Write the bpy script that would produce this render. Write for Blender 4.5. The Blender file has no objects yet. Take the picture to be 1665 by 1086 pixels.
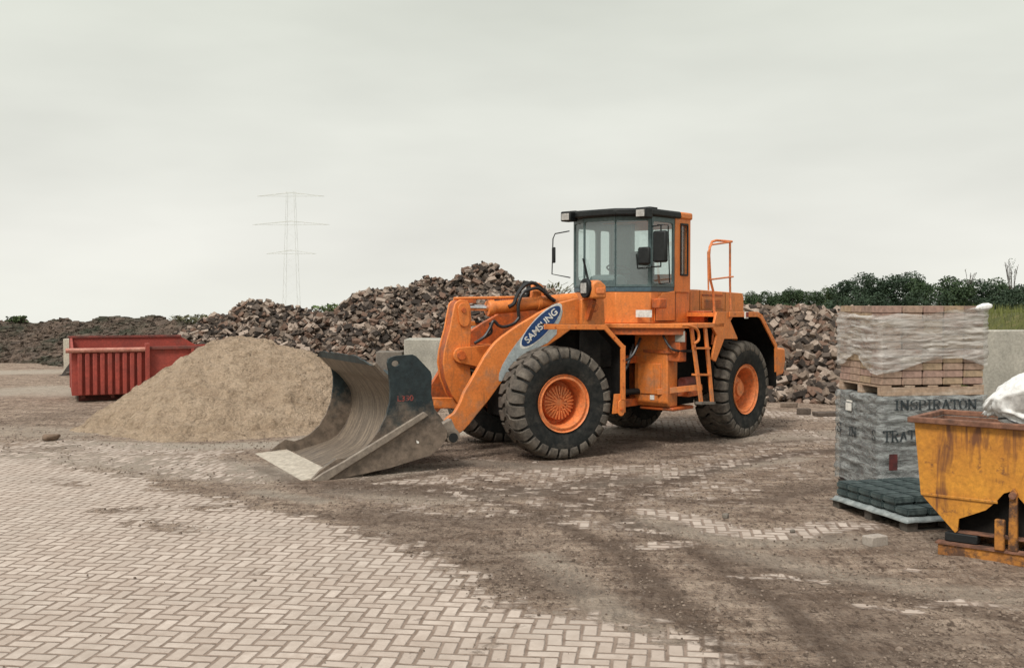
import bpy, bmesh, math, random
import numpy as np
from mathutils import Vector, Matrix, noise, geometry

R = math.radians
rng = random.Random(7)
scene = bpy.context.scene
col = scene.collection

# ------------------------------------------------------------------ camera
EYE = 2.253; FPX = 1692.0; HOR = 492.0; CX, CY = 832.5, 543.0
PITCH = math.atan((CY - HOR) / FPX)
cam_data = bpy.data.cameras.new('camera')
cam = bpy.data.objects.new('camera', cam_data); col.objects.link(cam)
cam.location = (0, 0, EYE)
cam.rotation_euler = (math.pi / 2 - PITCH, 0, 0)
cam_data.sensor_width = 36.0
cam_data.lens = 36.0 * FPX / 1665.0
cam_data.clip_start = 0.1; cam_data.clip_end = 6000
scene.camera = cam

# ------------------------------------------------------------------ sky, sun, exposure
world = bpy.data.worlds.new('World'); scene.world = world; world.use_nodes = True
wt = world.node_tree; wt.nodes.clear()
SUN_EL, SUN_AZ = R(52), R(212)      # azimuth of the sun, clockwise from +Y
def wn(t, **k):
    n = wt.nodes.new(t)
    for a, b in k.items(): setattr(n, a, b)
    return n
sky = wn('ShaderNodeTexSky', sky_type='NISHITA', sun_disc=False, sun_elevation=SUN_EL, sun_rotation=SUN_AZ, dust_density=4.0)
geo = wn('ShaderNodeTexCoord')
sep = wn('ShaderNodeSeparateXYZ'); wt.links.new(geo.outputs['Generated'], sep.inputs[0])
ramp = wn('ShaderNodeValToRGB')     # overcast: pale at the horizon, greyer above, bright again at the zenith
wt.links.new(sep.outputs['Z'], ramp.inputs[0])
el = ramp.color_ramp.elements
el[0].position = 0.0; el[0].color = (0.80, 0.80, 0.735, 1)
el[1].position = 1.0; el[1].color = (.78, .79, .78, 1)
for p_, c_ in ((0.06, (0.775, 0.77, 0.715)), (0.15, (0.73, 0.735, 0.67)), (0.26, (0.68, 0.695, 0.62)), (0.36, (0.66, 0.675, 0.60)), (0.6, (0.72, 0.73, 0.70))):
    e = el.new(p_); e.color = (*c_, 1)
mp = wn('ShaderNodeMapping'); mp.inputs['Scale'].default_value = (1.2, 1.2, 4.5)
wt.links.new(geo.outputs['Generated'], mp.inputs[0])
cl = wn('ShaderNodeTexNoise'); cl.inputs['Scale'].default_value = 2.2; cl.inputs['Detail'].default_value = 4; cl.inputs['Roughness'].default_value = .5
wt.links.new(mp.outputs[0], cl.inputs['Vector'])
clr = wn('ShaderNodeMapRange'); clr.inputs['From Min'].default_value = .3; clr.inputs['From Max'].default_value = .7
clr.inputs['To Min'].default_value = .90; clr.inputs['To Max'].default_value = 1.07
wt.links.new(cl.outputs['Fac'], clr.inputs['Value'])
mul = wn('ShaderNodeVectorMath', operation='SCALE'); wt.links.new(ramp.outputs[0], mul.inputs[0]); wt.links.new(clr.outputs[0], mul.inputs['Scale'])
bg1 = wn('ShaderNodeBackground'); bg1.inputs['Strength'].default_value = 1.09; wt.links.new(mul.outputs[0], bg1.inputs['Color'])
bg2 = wn('ShaderNodeBackground'); bg2.inputs['Strength'].default_value = 0.10; wt.links.new(sky.outputs[0], bg2.inputs['Color'])
mixs = wn('ShaderNodeMixShader'); mixs.inputs[0].default_value = 0.06
wt.links.new(bg1.outputs[0], mixs.inputs[1]); wt.links.new(bg2.outputs[0], mixs.inputs[2])
wo = wn('ShaderNodeOutputWorld'); wt.links.new(mixs.outputs[0], wo.inputs['Surface'])

sun_d = bpy.data.lights.new('sun', 'SUN'); sun_d.energy = 2.9; sun_d.angle = R(16); sun_d.color = (1.0, 0.95, 0.88)
sun = bpy.data.objects.new('sun', sun_d); col.objects.link(sun)
sd = Vector((math.sin(SUN_AZ) * math.cos(SUN_EL), math.cos(SUN_AZ) * math.cos(SUN_EL), math.sin(SUN_EL)))
sun.rotation_euler = sd.to_track_quat('Z', 'Y').to_euler()
scene.view_settings.view_transform = 'Standard'
scene.view_settings.look = 'None'
scene.view_settings.exposure = 0.04
scene.view_settings.gamma = 1.0

# ------------------------------------------------------------------ measuring helpers (pixels of the photo -> metres in the yard)
_fw = Vector((0, math.cos(PITCH), -math.sin(PITCH))); _up = Vector((0, math.sin(PITCH), math.cos(PITCH))); _rt = Vector((1, 0, 0))
_C = Vector((0, 0, EYE))
def ray(px, py): return _fw * FPX + _rt * (px - CX) + _up * (CY - py)
def G(px, py, z=0.0):
    r = ray(px, py); return _C + r * ((z - EYE) / r.z)
def AT(px, py, d):
    r = ray(px, py); return _C + r * (d / r.y)
def proj(p):
    d = Vector(p) - _C; w = d.dot(_fw); return CX + FPX * d.x / w, CY - FPX * d.dot(_up) / w

class Frame:
    """u runs to the rear, n to the camera side, z up"""
    def __init__(s, o, th):
        s.o = Vector((o[0], o[1], 0)); s.a = Vector((math.cos(th), math.sin(th), 0)); s.n = Vector((math.sin(th), -math.cos(th), 0)); s.th = th
    def w(s, u, n, z): return s.o + s.a * u + s.n * n + Vector((0, 0, z))
    def pl(s, px, py, n):
        r = ray(px, py); t = ((s.o - _C).dot(s.n) + n) / r.dot(s.n); P = _C + r * t
        return ((P - s.o).dot(s.a), P.z)
    def P(s, pts, n): return [s.pl(a, b, n) for a, b in pts]

# ------------------------------------------------------------------ materials
def mat(name, c1, c2=None, rough=.7, metal=0.0, scale=6.0, detail=5, bump=0.0, bscale=None, stretch=(1, 1, 1), lo=.35, hi=.65, c3=None, s3=1.5, t3=(.5, .62), spec=.5, bdist=.02, zmix=None, zamp=(.35, -.2), mottle=.22, ms=22, drip=None):
    m = bpy.data.materials.new(name); m.use_nodes = True
    nt = m.node_tree; b = nt.nodes['Principled BSDF']
    b.inputs['Roughness'].default_value = rough; b.inputs['Metallic'].default_value = metal
    b.inputs['Specular IOR Level'].default_value = spec
    L = nt.links.new
    tc = nt.nodes.new('ShaderNodeTexCoord'); mpn = nt.nodes.new('ShaderNodeMapping'); mpn.inputs['Scale'].default_value = stretch
    L(tc.outputs['Object'], mpn.inputs[0])
    if c2 is None: c2 = tuple(x * .8 for x in c1)
    nz = nt.nodes.new('ShaderNodeTexNoise'); nz.inputs['Scale'].default_value = scale; nz.inputs['Detail'].default_value = detail; nz.inputs['Roughness'].default_value = .62
    L(mpn.outputs[0], nz.inputs['Vector'])
    rp = nt.nodes.new('ShaderNodeMapRange'); rp.inputs['From Min'].default_value = lo; rp.inputs['From Max'].default_value = hi
    L(nz.outputs['Fac'], rp.inputs['Value'])
    mx = nt.nodes.new('ShaderNodeMix'); mx.data_type = 'RGBA'
    mx.inputs[6].default_value = (*c1, 1); mx.inputs[7].default_value = (*c2, 1); L(rp.outputs[0], mx.inputs[0])
    out = mx.outputs[2]
    if c3 is not None:
        n3 = nt.nodes.new('ShaderNodeTexNoise'); n3.inputs['Scale'].default_value = s3; n3.inputs['Detail'].default_value = 8; n3.inputs['Roughness'].default_value = .7
        L(mpn.outputs[0], n3.inputs['Vector'])
        r3 = nt.nodes.new('ShaderNodeMapRange'); r3.inputs['From Min'].default_value = t3[0]; r3.inputs['From Max'].default_value = t3[1]
        val = n3.outputs['Fac']
        if zmix is not None:      # mud, thicker on the part of the plate that works in the ground
            sp = nt.nodes.new('ShaderNodeSeparateXYZ'); L(tc.outputs['Object'], sp.inputs[0])
            zr = nt.nodes.new('ShaderNodeMapRange'); zr.inputs['From Min'].default_value = zmix[0]; zr.inputs['From Max'].default_value = zmix[1]
            zr.inputs['To Min'].default_value = zamp[0]; zr.inputs['To Max'].default_value = zamp[1]
            L(sp.outputs['Z'], zr.inputs['Value'])
            ad = nt.nodes.new('ShaderNodeMath'); ad.operation = 'ADD'; L(val, ad.inputs[0]); L(zr.outputs[0], ad.inputs[1]); val = ad.outputs[0]
        L(val, r3.inputs['Value'])
        m3 = nt.nodes.new('ShaderNodeMix'); m3.data_type = 'RGBA'; m3.inputs[7].default_value = (*c3, 1)
        L(out, m3.inputs[6]); L(r3.outputs[0], m3.inputs[0]); out = m3.outputs[2]
    if drip:            # grime washed down the panels
        md_ = nt.nodes.new('ShaderNodeMapping'); md_.inputs['Scale'].default_value = (7, 7, .9); L(tc.outputs['Object'], md_.inputs[0])
        nd_ = nt.nodes.new('ShaderNodeTexNoise'); nd_.inputs['Scale'].default_value = 1.7; nd_.inputs['Detail'].default_value = 8; nd_.inputs['Roughness'].default_value = .7; L(md_.outputs[0], nd_.inputs['Vector'])
        rd_ = nt.nodes.new('ShaderNodeMapRange'); rd_.inputs['From Min'].default_value = .54; rd_.inputs['From Max'].default_value = .74; rd_.inputs['To Max'].default_value = .75; L(nd_.outputs['Fac'], rd_.inputs['Value'])
        xd_ = nt.nodes.new('ShaderNodeMix'); xd_.data_type = 'RGBA'; xd_.inputs[7].default_value = (*drip, 1); L(rd_.outputs[0], xd_.inputs[0]); L(out, xd_.inputs[6]); out = xd_.outputs[2]
    if mottle:
        nm = nt.nodes.new('ShaderNodeTexNoise'); nm.inputs['Scale'].default_value = ms; nm.inputs['Detail'].default_value = 5; nm.inputs['Roughness'].default_value = .7
        L(tc.outputs['Object'], nm.inputs['Vector'])
        mr_ = nt.nodes.new('ShaderNodeMapRange'); mr_.inputs['From Min'].default_value = .36; mr_.inputs['From Max'].default_value = .64
        mr_.inputs['To Min'].default_value = 1 - mottle; mr_.inputs['To Max'].default_value = 1 + mottle * .7; L(nm.outputs['Fac'], mr_.inputs['Value'])
        vm = nt.nodes.new('ShaderNodeVectorMath'); vm.operation = 'SCALE'; L(out, vm.inputs[0]); L(mr_.outputs[0], vm.inputs['Scale']); out = vm.outputs[0]
    L(out, b.inputs['Base Color'])
    if bump:
        nb = nt.nodes.new('ShaderNodeTexNoise'); nb.inputs['Scale'].default_value = bscale or scale * 4; nb.inputs['Detail'].default_value = 6; nb.inputs['Roughness'].default_value = .65
        L(mpn.outputs[0], nb.inputs['Vector'])
        bp = nt.nodes.new('ShaderNodeBump'); bp.inputs['Strength'].default_value = bump; bp.inputs['Distance'].default_value = bdist
        L(nb.outputs['Fac'], bp.inputs['Height']); L(bp.outputs[0], b.inputs['Normal'])
    return m

M = {}
M['orange'] = mat('orange_paint', (.80, .245, .05), (.62, .175, .036), rough=.5, scale=4.5, detail=12, lo=.3, hi=.72, c3=(.36, .20, .115), s3=4, t3=(.55, .80), drip=(.26, .115, .05), mottle=.15, ms=30, bump=.18, bscale=45, zmix=(.4, 2.2), zamp=(.12, -.03))
M['orange_dk'] = mat('worn_and_shaded_orange', (.60, .13, .022), (.44, .095, .02), rough=.62, scale=3.5, c3=(.14, .08, .05), s3=4, t3=(.45, .72), detail=8, bump=.2, bscale=20)
M['rim'] = mat('rim_orange', (.80, .25, .08), (.64, .18, .05), rough=.6, scale=8, c3=(.36, .20, .11), s3=7, t3=(.5, .78), bump=.1)
M['tyre'] = mat('tyre_rubber', (.06, .055, .048), (.024, .025, .024), rough=.85, spec=.2, scale=3, c3=(.17, .15, .125), s3=6, t3=(.52, .78), bump=.25, bscale=40, bdist=.006)
M['tyre_side'] = mat('tyre_sidewall', (.012, .014, .014), (.030, .030, .028), rough=.8, spec=.2, scale=9, c3=(.085, .075, .064), s3=4, t3=(.52, .8), bump=.2, bscale=60, bdist=.004)
M['tread'] = mat('dusty_tread', (.15, .13, .108), (.07, .062, .054), rough=.95, spec=.2, scale=7, c3=(.19, .165, .135), s3=9, t3=(.5, .75), bump=.3, bscale=50, bdist=.006)
M['black'] = mat('black_metal', (.010, .012, .013), (.018, .02, .02), rough=.55, spec=.3, scale=5)
M['underbody'] = mat('black_underbody_and_shade', (.006, .006, .006), (.016, .014, .012), rough=.9, spec=.15, scale=5)  # black of the underbody parts, also the painted shade inside the skip
M['cabgrey'] = mat('cab_grey_green', (.10, .15, .15), (.075, .115, .12), rough=.55, scale=4)
M['cabblue'] = mat('cab_slate', (.075, .125, .15), (.055, .10, .125), rough=.5, scale=3)
M['chrome'] = mat('chrome_rod', (.75, .75, .74), (.6, .6, .6), rough=.18, metal=1.0, scale=4)
M['rubber'] = mat('hose_rubber', (.012, .012, .013), (.02, .02, .02), rough=.45, scale=8)
M['decal'] = mat('silver_decal', (.42, .46, .46), (.36, .41, .42), rough=.5, scale=3)
M['logo_blue'] = mat('logo_blue', (.012, .045, .15), (.016, .055, .17), rough=.45, scale=6)
M['white'] = mat('white_paint', (.78, .76, .70), (.66, .64, .6), rough=.6, scale=5)
M['redtext'] = mat('faded_red_paint', (.34, .06, .045), (.06, .04, .04), rough=.7, scale=45, lo=.4, hi=.6)
M['bucket_out'] = mat('bucket_outer', (.008, .017, .021), (.020, .034, .037), rough=.6, scale=5, c3=(.17, .13, .098), s3=3.2, t3=(.42, .68), zmix=(.35, 1.1), bump=.3, bscale=18, mottle=.4, ms=9)
M['bucket_bar'] = mat('worn_steel_bar', (.27, .225, .18), (.19, .155, .125), rough=.55, scale=7, bump=.1)
M['steel_edge'] = mat('polished_cutting_edge', (.56, .50, .41), (.38, .33, .265), rough=.55, scale=9, c3=(.26, .19, .13), s3=6, t3=(.58, .75))
M['sand'] = None
M['concrete'] = mat('concrete', (.42, .40, .345), (.30, .29, .25), rough=.9, scale=2.5, c3=(.16, .155, .13), s3=3, t3=(.55, .8), bump=.2, bscale=12)
M['concrete_dk'] = mat('old_concrete', (.20, .175, .145), (.13, .115, .1), rough=.9, scale=4)
M['red'] = mat('red_container_paint', (.37, .06, .04), (.26, .047, .034), rough=.72, scale=2.5, c3=(.16, .06, .045), s3=3, t3=(.58, .8))
M['red_rim'] = mat('faded_red_rail', (.52, .25, .19), (.42, .15, .11), rough=.6, scale=6)
M['red_dark'] = mat('rusty_red_rail', (.12, .05, .04), (.25, .06, .045), rough=.8, scale=5)
M['wood'] = mat('pallet_wood', (.42, .30, .21), (.30, .21, .15), rough=.85, scale=5, stretch=(1, 1, 6), c3=(.5, .42, .34), s3=2, t3=(.5, .7))
M['wood_dk'] = mat('old_pallet_wood', (.10, .085, .07), (.065, .055, .045), rough=.9, scale=8)
M['yellow'] = None
M['rust'] = mat('rusty_rim', (.13, .06, .038), (.27, .13, .08), rough=.9, scale=9, c3=(.06, .035, .025), s3=5, t3=(.5, .72))
M['bag'] = mat('white_woven_bag', (.80, .80, .78), (.70, .70, .69), rough=.8, scale=4, bump=.2, bscale=14)
M['seam'] = mat('bag_seam', (.04, .045, .05), (.07, .07, .08), rough=.8, scale=9)
M['sheet'] = mat('white_plastic_sheet', (.34, .37, .365), (.18, .21, .21), rough=.35, scale=9, bump=.2)
M['green_paver'] = mat('dark_green_paver', (.030, .046, .047), (.055, .078, .078), rough=.6, scale=7, c3=(.12, .155, .15), s3=5, t3=(.52, .75), bump=.3, bscale=30)
M['grey_paver'] = mat('dark_grey_paver', (.10, .105, .105), (.065, .03, .03), rough=.9, scale=12, bump=.2)
M['lens'] = mat('lamp_lens', (.50, .49, .46), (.34, .33, .31), rough=.2, scale=12)
M['red_lamp'] = mat('red_lamp', (.25, .015, .012), (.18, .01, .01), rough=.25, scale=9)
M['ink'] = mat('printed_ink', (.018, .028, .032), (.04, .05, .055), rough=.6, scale=12)
M['leafbark'] = mat('bark', (.07, .055, .04), (.045, .035, .028), rough=.95, scale=9)
M['pylon'] = mat('hazed_galvanised_steel', (.74, .75, .72), (.66, .67, .65), rough=.6, scale=1)  # steel paled so that its colour stands in for distant haze
for i, (a, b) in enumerate([((.025, .05, .02), (.05, .085, .03)), ((.02, .042, .022), (.035, .062, .028)), ((.04, .065, .025), (.07, .10, .035))]):
    M['leaf%d' % i] = mat('foliage_' + ('mid', 'dark', 'light')[i], a, b, rough=.8, scale=1.2)
M['scrub'] = mat('dry_scrub', (.16, .15, .085), (.09, .10, .05), rough=.9, scale=2)
M['weed'] = mat('green_weed', (.07, .11, .035), (.11, .15, .05), rough=.8, scale=3)
BR = [((.24, .185, .145), (.14, .107, .083)), ((.14, .112, .092), (.085, .067, .056)), ((.42, .34, .28), (.26, .205, .165)), ((.055, .045, .038), (.035, .028, .024)), ((.21, .135, .10), (.13, .085, .063))]
for i, (a, b) in enumerate(BR):
    M['rb%d' % i] = mat('rubble_brick_%s' % 'abcde'[i], a, b, rough=.95, spec=.2, scale=7, lo=.25, hi=.75, bump=.5, bscale=25)
PV = [((.40, .28, .21), (.30, .21, .16)), ((.40, .29, .19), (.31, .23, .155)), ((.37, .245, .195), (.28, .185, .15)), ((.32, .225, .175), (.24, .165, .13))]
for i, (a, b) in enumerate(PV):
    M['pv%d' % i] = mat('tumbled_paver_%s' % 'abcd'[i], a, b, rough=.92, scale=14, bump=.35, bscale=40, bdist=.008)

def glass_mat(name, tint, gloss=.12, sky_veil=0.0, veil_col=(.5, .6, .6)):
    m = bpy.data.materials.new(name); m.use_nodes = True; nt = m.node_tree; nt.nodes.clear(); L = nt.links.new
    t = nt.nodes.new('ShaderNodeBsdfTransparent'); t.inputs[0].default_value = (*tint, 1)
    g = nt.nodes.new('ShaderNodeBsdfGlossy'); g.inputs['Roughness'].default_value = .04; g.inputs[0].default_value = (.9, .95, .95, 1)
    d = nt.nodes.new('ShaderNodeBsdfDiffuse'); d.inputs[0].default_value = (*veil_col, 1)
    m1 = nt.nodes.new('ShaderNodeMixShader'); m1.inputs[0].default_value = gloss; L(t.outputs[0], m1.inputs[1]); L(g.outputs[0], m1.inputs[2])
    m2 = nt.nodes.new('ShaderNodeMixShader'); m2.inputs[0].default_value = sky_veil; L(m1.outputs[0], m2.inputs[1]); L(d.outputs[0], m2.inputs[2])
    o = nt.nodes.new('ShaderNodeOutputMaterial'); L(m2.outputs[0], o.inputs[0])
    return m
M['glass'] = glass_mat('tinted_cab_glass', (.84, .92, .90), .16, .14, (.42, .52, .51))  # diffuse grey-teal veil imitates sky reflected in the panes

def film_mat(name, colr, lo, hi, base, top, sc, stretch=(1.5, 1.5, 9)):
    """crinkled stretch film: opacity follows streaky folds"""
    m = bpy.data.materials.new(name); m.use_nodes = True; nt = m.node_tree; nt.nodes.clear(); L = nt.links.new
    tc = nt.nodes.new('ShaderNodeTexCoord'); mpn = nt.nodes.new('ShaderNodeMapping'); mpn.inputs['Scale'].default_value = stretch
    L(tc.outputs['Object'], mpn.inputs[0])
    nz = nt.nodes.new('ShaderNodeTexNoise'); nz.inputs['Scale'].default_value = sc; nz.inputs['Detail'].default_value = 7; nz.inputs['Roughness'].default_value = .68; nz.inputs['Distortion'].default_value = .6
    L(mpn.outputs[0], nz.inputs['Vector'])
    mr = nt.nodes.new('ShaderNodeMapRange'); mr.inputs['From Min'].default_value = lo; mr.inputs['From Max'].default_value = hi
    mr.inputs['To Min'].default_value = base; mr.inputs['To Max'].default_value = top
    L(nz.outputs['Fac'], mr.inputs['Value'])
    t = nt.nodes.new('ShaderNodeBsdfTransparent'); t.inputs[0].default_value = (.93, .93, .92, 1)
    p = nt.nodes.new('ShaderNodeBsdfPrincipled'); p.inputs['Base Color'].default_value = (*colr, 1); p.inputs['Roughness'].default_value = .2
    bp = nt.nodes.new('ShaderNodeBump'); bp.inputs['Strength'].default_value = .9; bp.inputs['Distance'].default_value = .03; L(nz.outputs['Fac'], bp.inputs['Height']); L(bp.outputs[0], p.inputs['Normal'])
    mx = nt.nodes.new('ShaderNodeMixShader'); L(mr.outputs[0], mx.inputs[0]); L(t.outputs[0], mx.inputs[1]); L(p.outputs[0], mx.inputs[2])
    o = nt.nodes.new('ShaderNodeOutputMaterial'); L(mx.outputs[0], o.inputs[0])
    return m
M['film'] = film_mat('clear_stretch_film', (.66, .63, .59), .42, .68, .30, .90, 2.2, (1.1, 1.1, 6))
M['film_grey'] = film_mat('grey_printed_film', (.40, .42, .41), .42, .68, .30, .92, 3.0, (2, 2, 7))

# ------------------------------------------------------------------ mesh builder
class MB:
    def __init__(s): s.v = []; s.f = []
    def raw(s, vs, fs):
        o = len(s.v); s.v += [tuple(v) for v in vs]; s.f += [tuple(i + o for i in f) for f in fs]; return s
    def prism(s, fr, out, n0, n1):
        """outline (u,z) in a frame's side plane, given thickness n0..n1"""
        k = len(out)
        tri = geometry.tessellate_polygon([[Vector((a, b, 0)) for a, b in out]])
        vs = [fr.w(a, n0, b) for a, b in out] + [fr.w(a, n1, b) for a, b in out]
        fs = [(i, (i + 1) % k, k + (i + 1) % k, k + i) for i in range(k)]
        convex = all_convex(out)
        if convex: fs += [tuple(range(k)), tuple(range(2 * k - 1, k - 1, -1))]
        else: fs += [tuple(t) for t in tri] + [tuple(k + i for i in reversed(t)) for t in tri]
        return s.raw(vs, fs)
    def plan(s, fr, out, z0, z1):
        k = len(out)
        vs = [fr.w(a, b, z0) for a, b in out] + [fr.w(a, b, z1) for a, b in out]
        fs = [(i, (i + 1) % k, k + (i + 1) % k, k + i) for i in range(k)] + [tuple(range(k)), tuple(range(2 * k - 1, k - 1, -1))]
        return s.raw(vs, fs)
    def box(s, fr, u0, u1, n0, n1, z0, z1): return s.plan(fr, [(u0, n0), (u1, n0), (u1, n1), (u0, n1)], z0, z1)
    def cyl(s, p, q, r0, r1=None, seg=20, caps=True):
        p, q = Vector(p), Vector(q); r1 = r0 if r1 is None else r1
        d = (q - p).normalized(); x = d.orthogonal().normalized(); y = d.cross(x)
        vs = [p + (x * math.cos(t) + y * math.sin(t)) * r0 for t in [2 * math.pi * i / seg for i in range(seg)]]
        vs += [q + (x * math.cos(t) + y * math.sin(t)) * r1 for t in [2 * math.pi * i / seg for i in range(seg)]]
        fs = [(i, (i + 1) % seg, seg + (i + 1) % seg, seg + i) for i in range(seg)]
        if caps: fs += [tuple(range(seg)), tuple(range(2 * seg - 1, seg - 1, -1))]
        return s.raw(vs, fs)
    def tube(s, pts, r, seg=10, smooth=True):
        pts = [Vector(p) for p in pts]
        if smooth and len(pts) > 2:
            out = []
            for i in range(len(pts) - 1):
                p0 = pts[max(i - 1, 0)]; p1 = pts[i]; p2 = pts[i + 1]; p3 = pts[min(i + 2, len(pts) - 1)]
                for k in range(6):
                    t = k / 6
                    out.append(.5 * ((2 * p1) + (-p0 + p2) * t + (2 * p0 - 5 * p1 + 4 * p2 - p3) * t * t + (-p0 + 3 * p1 - 3 * p2 + p3) * t ** 3))
            out.append(pts[-1]); pts = out
        vs = []; k = len(pts); x = None
        for i, p in enumerate(pts):
            d = (pts[min(i + 1, k - 1)] - pts[max(i - 1, 0)]).normalized()
            x = d.orthogonal().normalized() if x is None else (x - d * x.dot(d)).normalized()
            y = d.cross(x)
            vs += [p + (x * math.cos(t) + y * math.sin(t)) * r for t in [2 * math.pi * j / seg for j in range(seg)]]
        fs = [(i * seg + j, i * seg + (j + 1) % seg, (i + 1) * seg + (j + 1) % seg, (i + 1) * seg + j) for i in range(k - 1) for j in range(seg)]
        fs += [tuple(range(seg)), tuple(range(k * seg - 1, (k - 1) * seg - 1, -1))]
        return s.raw(vs, fs)
    def lathe(s, c, ax, prof, seg=48):
        """prof: (radius, distance along axis)"""
        c = Vector(c); ax = Vector(ax).normalized(); x = Vector((0, 0, 1)) if abs(ax.z) < .9 else Vector((1, 0, 0)); y = ax.cross(x)
        vs = []
        for r, h in prof: vs += [c + ax * h + (x * math.cos(t) + y * math.sin(t)) * r for t in [2 * math.pi * j / seg for j in range(seg)]]
        fs = [(i * seg + j, i * seg + (j + 1) % seg, (i + 1) * seg + (j + 1) % seg, (i + 1) * seg + j) for i in range(len(prof) - 1) for j in range(seg)]
        return s.raw(vs, fs)
    def bar(s, p, q, w, h, up=(0, 0, 1)):
        p, q = Vector(p), Vector(q); d = (q - p).normalized(); up = Vector(up); x = d.cross(up).normalized(); y = x.cross(d)
        vs = [b + x * (w / 2) * i + y * (h / 2) * j for b in (p, q) for i, j in ((-1, -1), (1, -1), (1, 1), (-1, 1))]
        return s.raw(vs, [(0, 1, 2, 3), (7, 6, 5, 4), (0, 4, 5, 1), (1, 5, 6, 2), (2, 6, 7, 3), (3, 7, 4, 0)])
    def build(s, name, m, parent=None, smooth=30, bevel=0, base=None, recalc=True):
        me = bpy.data.meshes.new(name); me.from_pydata(s.v, [], s.f); me.update()
        if recalc:
            bm = bmesh.new(); bm.from_mesh(me); bmesh.ops.recalc_face_normals(bm, faces=bm.faces); bm.to_mesh(me); bm.free()
        o = bpy.data.objects.new(name, me); col.objects.link(o)
        b = base_of(parent) if parent is not None else (base or Matrix())
        me.transform(b.inverted())
        if parent is not None: o.parent = parent
        else: o.matrix_world = b
        if isinstance(m, (list, tuple)):
            for q in m: me.materials.append(q)
        else: me.materials.append(m)
        if smooth:
            me.shade_smooth(); me.set_sharp_from_angle(angle=R(smooth))
        if bevel:
            md = o.modifiers.new('bevel', 'BEVEL'); md.width = bevel; md.segments = 2; md.limit_method = 'ANGLE'; md.angle_limit = R(35); md.harden_normals = False
        return o
def all_convex(out):
    k = len(out); sg = 0
    for i in range(k):
        a, b, c = out[i], out[(i + 1) % k], out[(i + 2) % k]
        cr = (b[0] - a[0]) * (c[1] - b[1]) - (b[1] - a[1]) * (c[0] - b[0])
        if abs(cr) < 1e-9: continue
        if sg and (cr > 0) != (sg > 0): return False
        sg = cr
    return True
BASES = {}
def base_of(o):
    while o.parent is not None: o = o.parent
    return BASES.get(o.name, Matrix())
def tag(o, label=None, cat=None, group=None, kind=None):
    if label: o['label'] = label
    if cat: o['category'] = cat
    if group: o['group'] = group
    if kind: o['kind'] = kind
    return o
def thing(name, label, cat, loc=(0, 0, 0), rz=0, group=None):
    o = bpy.data.objects.new(name, None); col.objects.link(o); o.empty_display_size = .2
    mw = Matrix.Translation(Vector(loc)) @ Matrix.Rotation(rz, 4, 'Z'); o.matrix_world = mw
    BASES[o.name] = mw
    return tag(o, label, cat, group)
def basemat(loc, rz=0): return Matrix.Translation(Vector(loc)) @ Matrix.Rotation(rz, 4, 'Z')

def holed(outer, holes, thick, bevel=0.0):
    """flat plate with openings: returns verts (x,y,t) and faces"""
    cu = bpy.data.curves.new('tmp', 'CURVE'); cu.dimensions = '2D'; cu.fill_mode = 'BOTH'; cu.extrude = thick / 2
    for lp in [outer] + holes:
        sp = cu.splines.new('POLY'); sp.points.add(len(lp) - 1); sp.use_cyclic_u = True
        for p_, (a, b) in zip(sp.points, lp): p_.co = (a, b, 0, 1)
    ob = bpy.data.objects.new('tmp', cu); me = bpy.data.meshes.new_from_object(ob)
    vs = [tuple(v.co) for v in me.vertices]; fs = [tuple(p.vertices) for p in me.polygons]
    bpy.data.objects.remove(ob); bpy.data.curves.remove(cu); bpy.data.meshes.remove(me)
    return vs, fs
def rrect(x0, x1, y0, y1, r, k=4):
    out = []
    for cx, cy, a0 in ((x1 - r, y1 - r, 0), (x0 + r, y1 - r, 90), (x0 + r, y0 + r, 180), (x1 - r, y0 + r, 270)):
        out += [(cx + r * math.cos(R(a0 + 90 * i / k)), cy + r * math.sin(R(a0 + 90 * i / k))) for i in range(k + 1)]
    return out
def text_mesh(s_, size, extr=.002):
    cu = bpy.data.curves.new('tmp', 'FONT'); cu.body = s_; cu.size = size; cu.extrude = extr; cu.align_x = 'CENTER'; cu.align_y = 'CENTER'
    cu.offset = size * .02
    ob = bpy.data.objects.new('tmp', cu); me = bpy.data.meshes.new_from_object(ob)
    vs = [tuple(v.co) for v in me.vertices]; fs = [tuple(p.vertices) for p in me.polygons]
    bpy.data.objects.remove(ob); bpy.data.curves.remove(cu); bpy.data.meshes.remove(me)
    return vs, fs

# ------------------------------------------------------------------ ground
def sstep(x, a, b):
    t = np.clip((x - a) / (b - a), 0, 1); return t * t * (3 - 2 * t)
def terrain_drop(x, y):
    d = np.sqrt(x * x + y * y); az = np.arctan2(x, np.maximum(y, .1))
    return -np.maximum(d - 42, 0) * .034 * (1 - sstep(az, .16, .24))
rr = [2, 10, 20, 30, 38, 44, 50, 58, 68, 80, 100, 130, 180, 260, 400, 700, 1150]
K = 96
vs = []
for r_ in rr:
    for j in range(K):
        a = -math.pi + 2 * math.pi * j / K
        x, y = r_ * math.sin(a), r_ * math.cos(a)
        vs.append((x, y, -.02 + (float(terrain_drop(np.array(x), np.array(y))) if y > 0 else 0)))
vs.append((0, 0, -.02))
fs = [(i * K + j, i * K + (j + 1) % K, (i + 1) * K + (j + 1) % K, (i + 1) * K + j) for i in range(len(rr) - 1) for j in range(K)]
fs += [(len(vs) - 1, j, (j + 1) % K) for j in range(K)]
mg = mat('field_ground', (.15, .135, .085), (.11, .115, .06), rough=1, scale=.12, c3=(.2, .17, .12), s3=.05)
g_ = MB().raw(vs, fs).build('ground', mg, smooth=60); tag(g_, kind='structure')

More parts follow.
